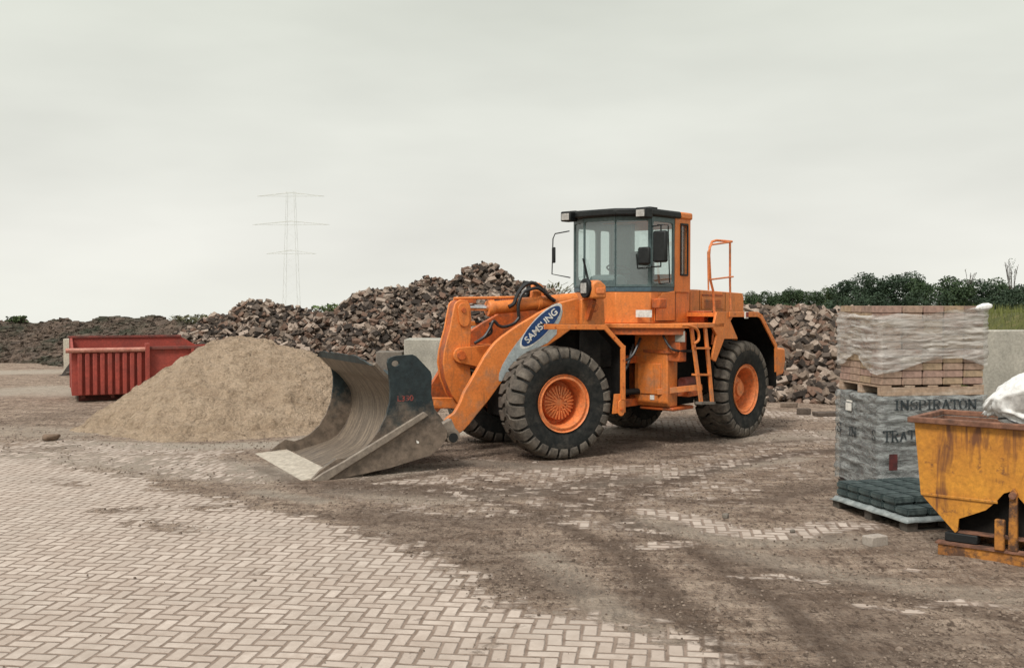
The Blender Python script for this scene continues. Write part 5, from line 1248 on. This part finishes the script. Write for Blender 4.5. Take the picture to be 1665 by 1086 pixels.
# ------------------------------------------------------------------ palletised stacks
def wrapped_stack():
    C0 = AT(1434, 600, 11.62); fr = Frame((C0.x, C0.y), R(9))
    W_, D_ = 1.25, 1.02         # along a, and away from the camera (-n)
    def pallet(z, label, mats, name='pallet', w=W_, d=D_, fr=fr):
        t = thing(name, label, 'pallet', tuple(fr.w(0, 0, z)), fr.th)
        h = .115
        for k in range(3):
            n_ = -d * k / 2 + (-.05 if k == 0 else .05 if k == 2 else 0)
            MB().box(fr, 0, w, n_ + .05, n_ - .05, z, z + .094).build('stringer', mats, t, bevel=.004)
        for k in range(5):
            u = k * (w - .12) / 4
            MB().box(fr, u, u + .12, .0, -d, z + .094, z + h).build('deck_board', mats, t, bevel=.003)
        return t
    pallet(0, 'dark wooden pallet on the ground carrying the grey film wrapped stack', M['wood_dk'])
    pallet(1.205, 'pale wooden pallet on top of the grey wrapped stack, under the buff pavers', M['wood'])
    # brick courses
    ORD = ['lowest', 'second', 'third', 'fourth', 'fifth', 'sixth', 'seventh', 'eighth', 'ninth', 'tenth', 'eleventh']
    def course_stack(z0, z1, h, mats, label, cat, group, nU, nD, name, rgp, jitter=.006):
        nl = int(round((z1 - z0) / h)); h = (z1 - z0) / nl; bu = W_ / nU; bd = D_ / nD; protos = {}
        for k_ in range(6):
            m_ = mats[k_ % len(mats)]
            mb = MB(); vs = [Vector((i * bu * .488 * rgp.uniform(.96, 1), j * bd * .488 * rgp.uniform(.96, 1), k * h * .485)) for i in (-1, 1) for j in (-1, 1) for k in (-1, 1)]
            me_ = bpy.data.meshes.new(name); me_.from_pydata([tuple(v) for v in vs], [], BF); me_.update()
            bm = bmesh.new(); bm.from_mesh(me_); bmesh.ops.recalc_face_normals(bm, faces=bm.faces); bmesh.ops.bevel(bm, geom=bm.edges[:], offset=.008, segments=2, affect='EDGES'); bm.to_mesh(me_); bm.free()
            me_.materials.append(m_); protos[k_] = me_
        for l in range(nl):
            for i in range(nU):
                for j in range(nD):
                    if 0 < i < nU - 1 and 0 < j < nD - 1 and l < nl - 1: continue
                    o = bpy.data.objects.new(name, protos[rgp.randrange(6)]); col.objects.link(o)
                    p_ = fr.w((i + .5) * bu + rgp.uniform(-jitter, jitter), -(j + .5) * bd + rgp.uniform(-jitter, jitter), z0 + (l + .5) * h)
                    o.location = p_; o.rotation_euler = (0, 0, fr.th + rgp.uniform(-.02, .02)); tag(o, label % (ORD[l] if l < nl - 1 else 'topmost'), cat, group + ', ' + (ORD[l] if l < nl - 1 else 'topmost') + ' course')
    rgp = random.Random(8)
    course_stack(1.325, 2.215, .081, [M['pv%d' % i] for i in range(4)], 'buff tumbled paver in the %s course of the stack on the upper pallet', 'paver', 'buff pavers on the upper pallet', 5, 4, 'paver', rgp)
    course_stack(.12, 1.20, .108, [M['grey_paver']], 'dark grey paver in the %s course inside the printed grey film', 'paver', 'grey pavers of the lower wrapped stack', 5, 4, 'paver', rgp, .003)
    # film shells
    def film(z_lo, z_hi, name, label, m, lower, bulge, seed, top_lip=True, wavy=False):
        per = [(0, 0, 1), (W_, 0, 1), (W_, -D_, 1), (0, -D_, 1)]
        pts = []; ns = 36
        segs = [((0, -D_), (0, 0)), ((0, 0), (W_, 0)), ((W_, 0), (W_, -D_)), ((W_, -D_), (0, -D_))]
        ring = []
        for (a, b), nrm in zip(segs, ((-1, 0), (0, 1), (1, 0), (0, -1))):
            for i in range(ns):
                t = i / ns; ring.append((a[0] + (b[0] - a[0]) * t, a[1] + (b[1] - a[1]) * t, nrm, t))
        nt2 = 40; vs = []; k = len(ring)
        for q in range(nt2 + 1):
            tt = q / nt2
            for s_i, (u, n_, nrm, t) in enumerate(ring):
                side = s_i // ns; zl = lower(side, t); zt_ = z_hi if not wavy else z_hi - .075 + (.095 * t if side == 1 else .10 if side == 2 else .03 * (1 - t)) + .012 * math.sin(t * 8 + side); z = zl + (zt_ - zl) * tt
                # stretched folds run mostly sideways
                rip = noise.fractal(Vector((u * 1.6 + seed, n_ * 1.6, z * 16)), .8, 2.0, 3) * bulge + noise.noise(Vector((u * 9, n_ * 9, z * 40 + seed))) * bulge * .35
                off = .012 + abs(rip) + (.014 * abs(math.sin((z - .12) / .108 * math.pi)) if not wavy else 0); cu, cn = nrm
                vs.append(fr.w(u + cu * off + (.012 if u > W_ - .01 else -.012 if u < .01 else 0), n_ + cn * off + (.012 if n_ > -.01 else -.012 if n_ < -D_ + .01 else 0), z + (.0 if tt < 1 else noise.noise(Vector((u * 5, n_ * 5, seed))) * .02)))
        if top_lip:          # the film folds a little over the top edge
            for s_i, (u, n_, nrm, t) in enumerate(ring):
                cu, cn = nrm; f = .05 + .04 * noise.noise(Vector((u * 4, n_ * 4, seed)))
                vs.append(fr.w(u - cu * f + (W_ / 2 - u) * .03, n_ - cn * f + (-D_ / 2 - n_) * .03, z_hi + .012))
        rows = nt2 + (1 if top_lip else 0)
        fs = [(q * k + i, q * k + (i + 1) % k, (q + 1) * k + (i + 1) % k, (q + 1) * k + i) for q in range(rows) for i in range(k)]
        b_ = basemat(fr.w(0, 0, z_lo), fr.th)
        o = MB().raw(vs, fs).build(name, m, base=b_, smooth=70); BASES[o.name] = b_; return tag(o, label, 'film')
    def low_up(side, t):
        if side == 0: return 1.50 + .18 * math.exp(-((t - .45) / .22) ** 2) - .06 * t
        if side == 1: return 1.46 + .17 * (1 - math.exp(-(t / .34) ** 2)) - .10 * max(0, t - .75) / .25
        return 1.55
    film(1.4, 2.175, 'stretch_wrap', 'clear crinkled stretch film round the buff pavers of the top stack', M['film'], low_up, .034, 1.7, False, True)
    fl = film(.13, 1.200, 'stretch_wrap', 'grey printed film with black lettering round the lower stack', M['film_grey'], lambda s_, t: .14 + .02 * math.sin(t * 9), .026, 5.1)
    # printed lettering in a serif hand, drawn stroke by stroke
    GL = {'I': ([((.3, 0), (.3, 1)), ((.1, 0), (.5, 0)), ((.1, 1), (.5, 1))], .6),
          'N': ([((.12, 0), (.12, 1)), ((.12, 1), (.72, 0)), ((.72, 0), (.72, 1)), ((0, 0), (.26, 0)), ((-.02, 1), (.14, 1)), ((.58, 1), (.86, 1))], .95),
          'S': ([((.62, .76), (.6, .94)), ((.6, .94), (.36, 1)), ((.36, 1), (.12, .88)), ((.12, .88), (.12, .68)), ((.12, .68), (.6, .36)), ((.6, .36), (.62, .14)), ((.62, .14), (.36, 0)), ((.36, 0), (.1, .06)), ((.1, .06), (.08, .26))], .78),
          'P': ([((.15, 0), (.15, 1)), ((.02, 0), (.32, 0)), ((.02, 1), (.45, 1)), ((.45, 1), (.65, .88)), ((.65, .88), (.65, .64)), ((.65, .64), (.45, .5)), ((.45, .5), (.15, .5))], .76),
          'R': ([((.15, 0), (.15, 1)), ((.02, 0), (.30, 0)), ((.02, 1), (.45, 1)), ((.45, 1), (.65, .88)), ((.65, .88), (.65, .64)), ((.65, .64), (.45, .5)), ((.45, .5), (.15, .5)), ((.4, .5), (.7, 0)), ((.6, 0), (.82, 0))], .88),
          'A': ([((.1, 0), (.4, 1)), ((.4, 1), (.72, 0)), ((.2, .36), (.6, .36)), ((0, 0), (.22, 0)), ((.6, 0), (.84, 0))], .88),
          'T': ([((.36, 0), (.36, 1)), ((.02, 1), (.7, 1)), ((.02, 1), (.02, .82)), ((.7, 1), (.7, .82)), ((.22, 0), (.5, 0))], .78),
          'O': ([((.4, 1), (.15, .84)), ((.15, .84), (.06, .5)), ((.06, .5), (.15, .16)), ((.15, .16), (.4, 0)), ((.4, 0), (.65, .16)), ((.65, .16), (.74, .5)), ((.74, .5), (.65, .84)), ((.65, .84), (.4, 1))], .86)}
    def word(wd, s0, s1, z, hgt, pos, name):
        tot = sum(GL[c][1] for c in wd); sc = (s1 - s0) / tot; x = s0; mb = MB()
        for c in wd:
            for (a, b), (c_, d_) in GL[c][0]:
                th_ = .16 if abs(a - c_) < abs(b - d_) * .9 else .07
                p0 = Vector((x + a * sc, z + b * hgt)); p1 = Vector((x + c_ * sc, z + d_ * hgt)); d = (p1 - p0)
                if d.length < 1e-6: continue
                d.normalize(); nn = Vector((-d.y, d.x)) * th_ * sc * .5; e = d * .03 * sc
                q = [p0 - e + nn, p1 + e + nn, p1 + e - nn, p0 - e - nn]
                mb.raw([pos(v_.x, v_.y, 0) for v_ in q] + [pos(v_.x, v_.y, .0015) for v_ in q], [(0, 1, 2, 3), (7, 6, 5, 4), (0, 4, 5, 1), (1, 5, 6, 2), (2, 6, 7, 3), (3, 7, 4, 0)])
            x += GL[c][1] * sc
        return mb.build(name, M['ink'], fl, smooth=0)
    frontp = lambda s_, z, o: fr.w(s_, .050 + o, z)
    leftp = lambda s_, z, o: fr.w(-.050 - o, -D_ + s_, z)
    word('INSPIRATON', .12, 1.14, 1.055, .105, frontp, 'printed_lettering')
    word('TRATON', .0, .60, .70, .12, frontp, 'printed_lettering')
    word('S', .90, .99, .70, .12, leftp, 'printed_lettering')
    word('S', .06, .17, .70, .11, leftp, 'printed_lettering')
    word('IN', .34, .54, .69, .10, leftp, 'printed_lettering')
    # white label and hole on the left face, red print on the front
    MB().box(fr, -.056, -.052, -D_ + .28, -D_ + .42, .98, 1.07).build('white_label', M['white'], fl, smooth=0)
    MB().box(fr, -.056, -.052, -D_ + .30, -D_ + .44, 1.085, 1.105).build('white_label', M['white'], fl, smooth=0)
    MB().box(fr, .07, .17, .050, .0525, .38, .56).build('red_print', mat('dark_red_print', (.11, .02, .018), (.05, .016, .016), rough=.6, scale=14), fl, smooth=0)
    # sheet end sticking out of the top right corner
    MB().tube([fr.w(W_ - .12, .02, 2.19), fr.w(W_ + .02, .03, 2.225), fr.w(W_ + .07, .0, 2.2)], .035, 8).build('film_knot', M['bag'], fl) if False else None
    k_ = fr.w(W_ + .0, .02, 2.19)
    bmv = MB().lathe(k_ - Vector((.1, 0, 0)), Vector((1, .1, .15)), [(.0001, -.03), (.03, 0), (.045, .06), (.04, .13), (.02, .17), (.0001, .18)], 10)
    kn = bmv.build('plastic_scrap', M['bag'], base=basemat(k_)); tag(kn, 'crumpled scrap of white plastic on the top right corner of the wrapped stack', 'plastic scrap')
wrapped_stack()

def green_pallet():
    Np = G(1475, 866); Lp = G(1364, 829); d = (Lp - Np); ln_ = d.length * 1.1; th = math.atan2(-d.x, d.y)
    fr = Frame((Np.x, Np.y), th); W_, D_ = 1.02, ln_
    t = thing('pallet', 'dark low pallet in front of the stack, carrying the dark green pavers', 'pallet', (Np.x, Np.y, 0), th)
    for k in range(3):
        for j in range(3):
            MB().box(fr, k * (W_ - .12) / 2, k * (W_ - .12) / 2 + .12, -j * (D_ - .12) / 2, -j * (D_ - .12) / 2 - .12, .02, .095).build('block', M['wood_dk'], t)
    for j in range(3): MB().box(fr, 0, W_, -j * (D_ - .1) / 2, -j * (D_ - .1) / 2 - .1, 0, .019).build('bottom_board', M['wood_dk'], t)
    MB().box(fr, 0, W_, 0, -D_, .096, .125).build('deck', M['wood_dk'], t, bevel=.004)
    # white sheet with a soft drooping edge
    vs = []; nx, ny = 24, 28
    for j in range(ny + 1):
        for i in range(nx + 1):
            u = -.03 + (W_ + .06) * i / nx; n_ = .03 - (D_ + .06) * j / ny
            e = min(u + .03, W_ + .03 - u, .03 - n_, D_ + .03 + n_); z = .142 + (0 if e > .01 else -.04) + noise.noise(Vector((u * 7, n_ * 7, 0))) * .006
            vs.append(fr.w(u, n_, z))
    fs = [(j * (nx + 1) + i, j * (nx + 1) + i + 1, (j + 1) * (nx + 1) + i + 1, (j + 1) * (nx + 1) + i) for j in range(ny) for i in range(nx)]
    so = MB().raw(vs, fs).build('plastic_sheet', M['sheet'], base=basemat((Np.x, Np.y, .13), th), smooth=60); tag(so, 'whitish plastic sheet under the dark green pavers, its edge showing all round', 'plastic sheet')
    md = so.modifiers.new('solid', 'SOLIDIFY'); md.thickness = .006
    rgp = random.Random(2); nu, nd = 4, 6; bu, bd = (W_ - .04) / nu, (D_ - .04) / nd
    me_s = []
    for k in range(4):
        mb = MB(); vs = [Vector((i * bu * .485, j * bd * .48, k2 * .037)) for i in (-1, 1) for j in (-1, 1) for k2 in (-1, 1)]
        me_ = bpy.data.meshes.new('paver'); me_.from_pydata([tuple(v) for v in vs], [], BF); me_.update(); bm = bmesh.new(); bm.from_mesh(me_); bmesh.ops.recalc_face_normals(bm, faces=bm.faces); bmesh.ops.bevel(bm, geom=bm.edges[:], offset=.016, segments=2, affect='EDGES'); bm.to_mesh(me_); bm.free(); me_.materials.append(M['green_paver']); me_s.append(me_)
    for l in range(2):
        for j in range(nd):
            if l == 1 and j == 0: continue
            for i in range(nu):
                o = bpy.data.objects.new('paver', me_s[rgp.randrange(4)]); col.objects.link(o)
                o.location = fr.w(.02 + (i + .5) * bu + rgp.uniform(-.006, .006), -.02 - (j + .5) * bd + rgp.uniform(-.006, .006), .190 + l * .078); o.rotation_euler = (rgp.uniform(-.01, .01), rgp.uniform(-.01, .01), th + rgp.uniform(-.03, .03))
                tag(o, 'dark green paver in the %s on the low pallet' % ('lower layer' if l == 0 else 'upper layer'), 'paver', 'dark green pavers, %s' % ('lower layer' if l == 0 else 'upper layer'))
green_pallet()

# ------------------------------------------------------------------ yellow tipping skip
def yellow_material():
    m = mat('chipped_yellow_paint', (.60, .265, .03), (.42, .165, .024), rough=.55, scale=2.6, detail=10, c3=(.12, .048, .025), s3=7.0, t3=(.57, .66), bump=.1, bscale=12)
    nt = m.node_tree; L = nt.links.new; b = nt.nodes['Principled BSDF']; prev = b.inputs['Base Color'].links[0].from_socket
    tc = nt.nodes.new('ShaderNodeTexCoord'); mp_ = nt.nodes.new('ShaderNodeMapping'); mp_.inputs['Scale'].default_value = (9, 9, 1.1); L(tc.outputs['Object'], mp_.inputs[0])
    n1 = nt.nodes.new('ShaderNodeTexNoise'); n1.inputs['Scale'].default_value = 1.6; n1.inputs['Detail'].default_value = 6; n1.inputs['Distortion'].default_value = 1.2; L(mp_.outputs[0], n1.inputs['Vector'])
    n2 = nt.nodes.new('ShaderNodeTexNoise'); n2.inputs['Scale'].default_value = 2.4; n2.inputs['Detail'].default_value = 3; L(tc.outputs['Object'], n2.inputs['Vector'])
    ad = nt.nodes.new('ShaderNodeMath'); ad.operation = 'MULTIPLY'; L(n1.outputs['Fac'], ad.inputs[0]); L(n2.outputs['Fac'], ad.inputs[1])
    mr = nt.nodes.new('ShaderNodeMapRange'); mr.inputs['From Min'].default_value = .275; mr.inputs['From Max'].default_value = .40; L(ad.outputs[0], mr.inputs['Value'])
    # thin scratches: iso-lines of a distorted noise
    n4 = nt.nodes.new('ShaderNodeTexNoise'); n4.inputs['Scale'].default_value = 3.4; n4.inputs['Detail'].default_value = 2; n4.inputs['Distortion'].default_value = 1.5; L(tc.outputs['Object'], n4.inputs['Vector'])
    s4 = nt.nodes.new('ShaderNodeMath'); s4.operation = 'SUBTRACT'; L(n4.outputs['Fac'], s4.inputs[0]); s4.inputs[1].default_value = .6
    a4 = nt.nodes.new('ShaderNodeMath'); a4.operation = 'ABSOLUTE'; L(s4.outputs[0], a4.inputs[0])
    r4 = nt.nodes.new('ShaderNodeMapRange'); r4.inputs['From Min'].default_value = .004; r4.inputs['From Max'].default_value = .010; r4.inputs['To Min'].default_value = .0; r4.inputs['To Max'].default_value = 0; L(a4.outputs[0], r4.inputs['Value'])
    mm = nt.nodes.new('ShaderNodeMath'); mm.operation = 'MAXIMUM'; L(mr.outputs[0], mm.inputs[0]); L(r4.outputs[0], mm.inputs[1])
    mx = nt.nodes.new('ShaderNodeMix'); mx.data_type = 'RGBA'; L(mm.outputs[0], mx.inputs[0]); L(prev, mx.inputs[6]); mx.inputs[7].default_value = (.16, .06, .022, 1); L(mx.outputs[2], b.inputs['Base Color'])
    return m
M['yellow'] = yellow_material()
M['yellow_rust'] = mat('rusty_yellow_frame', (.50, .21, .03), (.36, .14, .03), rough=.8, scale=4, detail=9, c3=(.09, .045, .025), s3=7, t3=(.44, .58), bump=.2)
def skip():
    o0 = AT(1481, 700, 9.48 * 1.0); fr = Frame((o0.x, 9.48), R(-40))
    t = thing('tipping_skip', 'battered yellow tipping skip with rusty rim and a white bag inside', 'skip', (o0.x, 9.48, 0), R(-40))
    D_ = .82; L_ = 1.55; zr = fr.pl(1481, 683, 0)[1]
    pf = lambda a, b: fr.pl(a, b, 0)
    k1 = pf(1487, 692); k2 = pf(1497, 802); k3 = pf(1553, 866)
    side = [(k1[0], zr - .02), (k2[0] + .0, k2[1]), k3, (k3[0] + .75, k3[1] - .0), (L_ - .05, k2[1]), (L_, zr - .02)]
    low = [pf(a, b) for a, b in [(1557, 862), (1559, 843), (1582, 836), (1603, 829), (1619, 816), (1632, 802), (1643, 799), (1654, 806), (1668, 822), (1700, 833), (1740, 838)]]
    MB().prism(fr, [(k1[0], zr - .02), (k2[0], k2[1]), k3] + low + [(L_ - .05, k2[1]), (L_, zr - .02)], 0, -.02).build('side_panel', M['yellow'], t)
    MB().prism(fr, [(a * .98 + .02, b + .002) for a, b in side], -.14, -.16).build('hopper_shade_panel', M['underbody'], t)  # near-black panel painting the shade of the hollow under the hopper
    MB().prism(fr, side, -D_, -D_ + .02).build('side_panel', M['rust'], t, bevel=.004)
    MB().prism(fr, [(k2[0] + .005, k2[1] - .012), (k2[0] + .66, k2[1] - .012), (k2[0] + .66, k2[1] + .012), (k2[0] + .005, k2[1] + .012)], .001, .014).build('crease', M['yellow'], t, bevel=.004)
    # shell between the side panels
    vs = []; 
    for (a, b) in side: vs += [fr.w(a, -.018, b), fr.w(a, -D_ + .018, b)]
    fs = [(i * 2, i * 2 + 1, i * 2 + 3, i * 2 + 2) for i in range(5)]
    sh = MB().raw(vs, fs).build('hopper_shell', M['rust'], t, smooth=0); md = sh.modifiers.new('s', 'SOLIDIFY'); md.thickness = .012
    # rim all round
    rm = MB(); a0 = k1[0] - .05
    rm.box(fr, a0, L_ + .05, .055, -.02, zr - .015, zr + .035); rm.box(fr, a0, L_ + .05, -D_ + .02, -D_ - .05, zr - .015, zr + .035)
    rm.box(fr, a0, a0 + .06, -.022, -D_ + .022, zr - .015, zr + .034); rm.box(fr, L_ - .01, L_ + .05, -.022, -D_ + .022, zr - .015, zr + .034)
    rm.build('rim', M['rust'], t, bevel=.008)
    # base frame with pivot arms
    z1_ = .11
    bq = pf(1532, 878)[0]
    for n_ in (.02, -D_ + .1):
        MB().box(fr, bq - .02, L_ + .3, n_ + .04, n_ - .05, .0, .10).build('base_rail', M['yellow_rust'], t, bevel=.006)
        MB().box(fr, bq - .04, L_ + .3, n_ + .055, n_ - .055, .102, .118).build('rail_cap', M['rust'], t)
    MB().box(fr, bq + .02, bq + .30, -.0, -.10, .12, .20).build('rubber_block', M['black'], t, bevel=.01)
    MB().box(fr, bq, bq + .1, -.08, -D_ + .1, .02, .098).build('cross_beam', M['rust'], t)
    up_ = pf(1648, 800)
    for n_ in (.03, -D_ - .03):
        MB().prism(fr, [(up_[0] - .03, .12), (up_[0] + .05, .12), (up_[0] + .04, up_[1]), (up_[0] + .01, up_[1] + .04), (up_[0] - .02, up_[1])], n_ + .02, n_ - .02).build('pivot_arm', M['yellow_rust'], t, bevel=.006)
    pc_ = pf(1632, 842)
    MB().prism(fr, [(pc_[0] - .05, .12), (pc_[0] + .03, .12), (pc_[0] + .03, pc_[1]), (pc_[0] - .05, pc_[1])], .05, .1).build('latch_post', M['yellow_rust'], t, bevel=.01)
    MB().cyl(fr.w(up_[0] + .01, .08, up_[1] - .02), fr.w(up_[0] + .01, -D_ - .08, up_[1] - .02), .03).build('pivot_pin', M['rust'], t)
    # load surface
    vs = []; n1_, n2_ = 18, 12
    for j in range(n2_ + 1):
        for i in range(n1_ + 1):
            u = .03 + (L_ - .06) * i / n1_; n_ = -.03 - (D_ - .06) * j / n2_; vs.append(fr.w(u, n_, zr - .07 + noise.noise(Vector((u * 4, n_ * 4, 1))) * .05))
    fs = [(j * (n1_ + 1) + i, j * (n1_ + 1) + i + 1, (j + 1) * (n1_ + 1) + i + 1, (j + 1) * (n1_ + 1) + i) for j in range(n2_) for i in range(n1_)]
    ru = MB().raw(vs, fs).build('debris', mat('skip_debris', (.30, .25, .2), (.16, .12, .10), rough=1, scale=9, bump=.6), base=basemat(fr.w(0, 0, zr - .15)), smooth=0); tag(ru, 'mixed brown and pale debris filling the yellow skip under the white bag', 'debris', kind='stuff')
    # white bag slumped over the load
    c = fr.w(.92, -.40, zr + .10); b_ = basemat(c, R(-40)); bm = bmesh.new(); bmesh.ops.create_icosphere(bm, subdivisions=5, radius=1)
    for v in bm.verts:
        p_ = v.co.copy(); f = 1 + .20 * noise.noise(p_ * 1.4 + Vector((4, 2, 1))) + .10 * noise.noise(p_ * 3.4) - .22 * abs(noise.noise(p_ * 2.6 + Vector((9, 0, 3)))) - .10 * abs(noise.noise(p_ * 6.0))
        x, y, z = p_ * f
        peak = .12 * math.exp(-((x - .1) ** 2 * 3)); 
        v.co = Vector((x * .41, y * .32, z * (.22 + .06 * (x + .4)) + .05 + peak * (z > 0)))
        if v.co.x < -.28: v.co.z -= (-.28 - v.co.x) * .7
    me_ = bpy.data.meshes.new('bag'); bm.to_mesh(me_); bm.free(); me_.shade_smooth(); me_.materials.append(M['bag'])
    bo_ = bpy.data.objects.new('bag', me_); col.objects.link(bo_); bo_.matrix_world = b_; BASES[bo_.name] = b_; tag(bo_, 'white woven bag slumped in the yellow skip', 'bag')
    def on(x, y, z): return b_ @ Vector((x, y, z))
    # seam tape that lies on the surface of the bag
    dg = bpy.context.evaluated_depsgraph_get(); from mathutils.bvhtree import BVHTree
    bv = BVHTree.FromPolygons([v.co for v in me_.vertices], [tuple(p_.vertices) for p_ in me_.polygons])
    pts = []
    for i in range(16):
        s_ = i / 15; x = -.36 + .62 * s_; y = -.40 ; z = -.14 + .16 * s_ + .05 * math.sin(s_ * 7)
        hit = bv.ray_cast(Vector((x, -2, z)), Vector((0, 1, 0)))
        if hit[0] is not None: pts.append(b_ @ (hit[0] + hit[1] * .003))
    if len(pts) > 3: MB().tube(pts, .007, 6).build('seam', M['seam'], bo_)
skip()
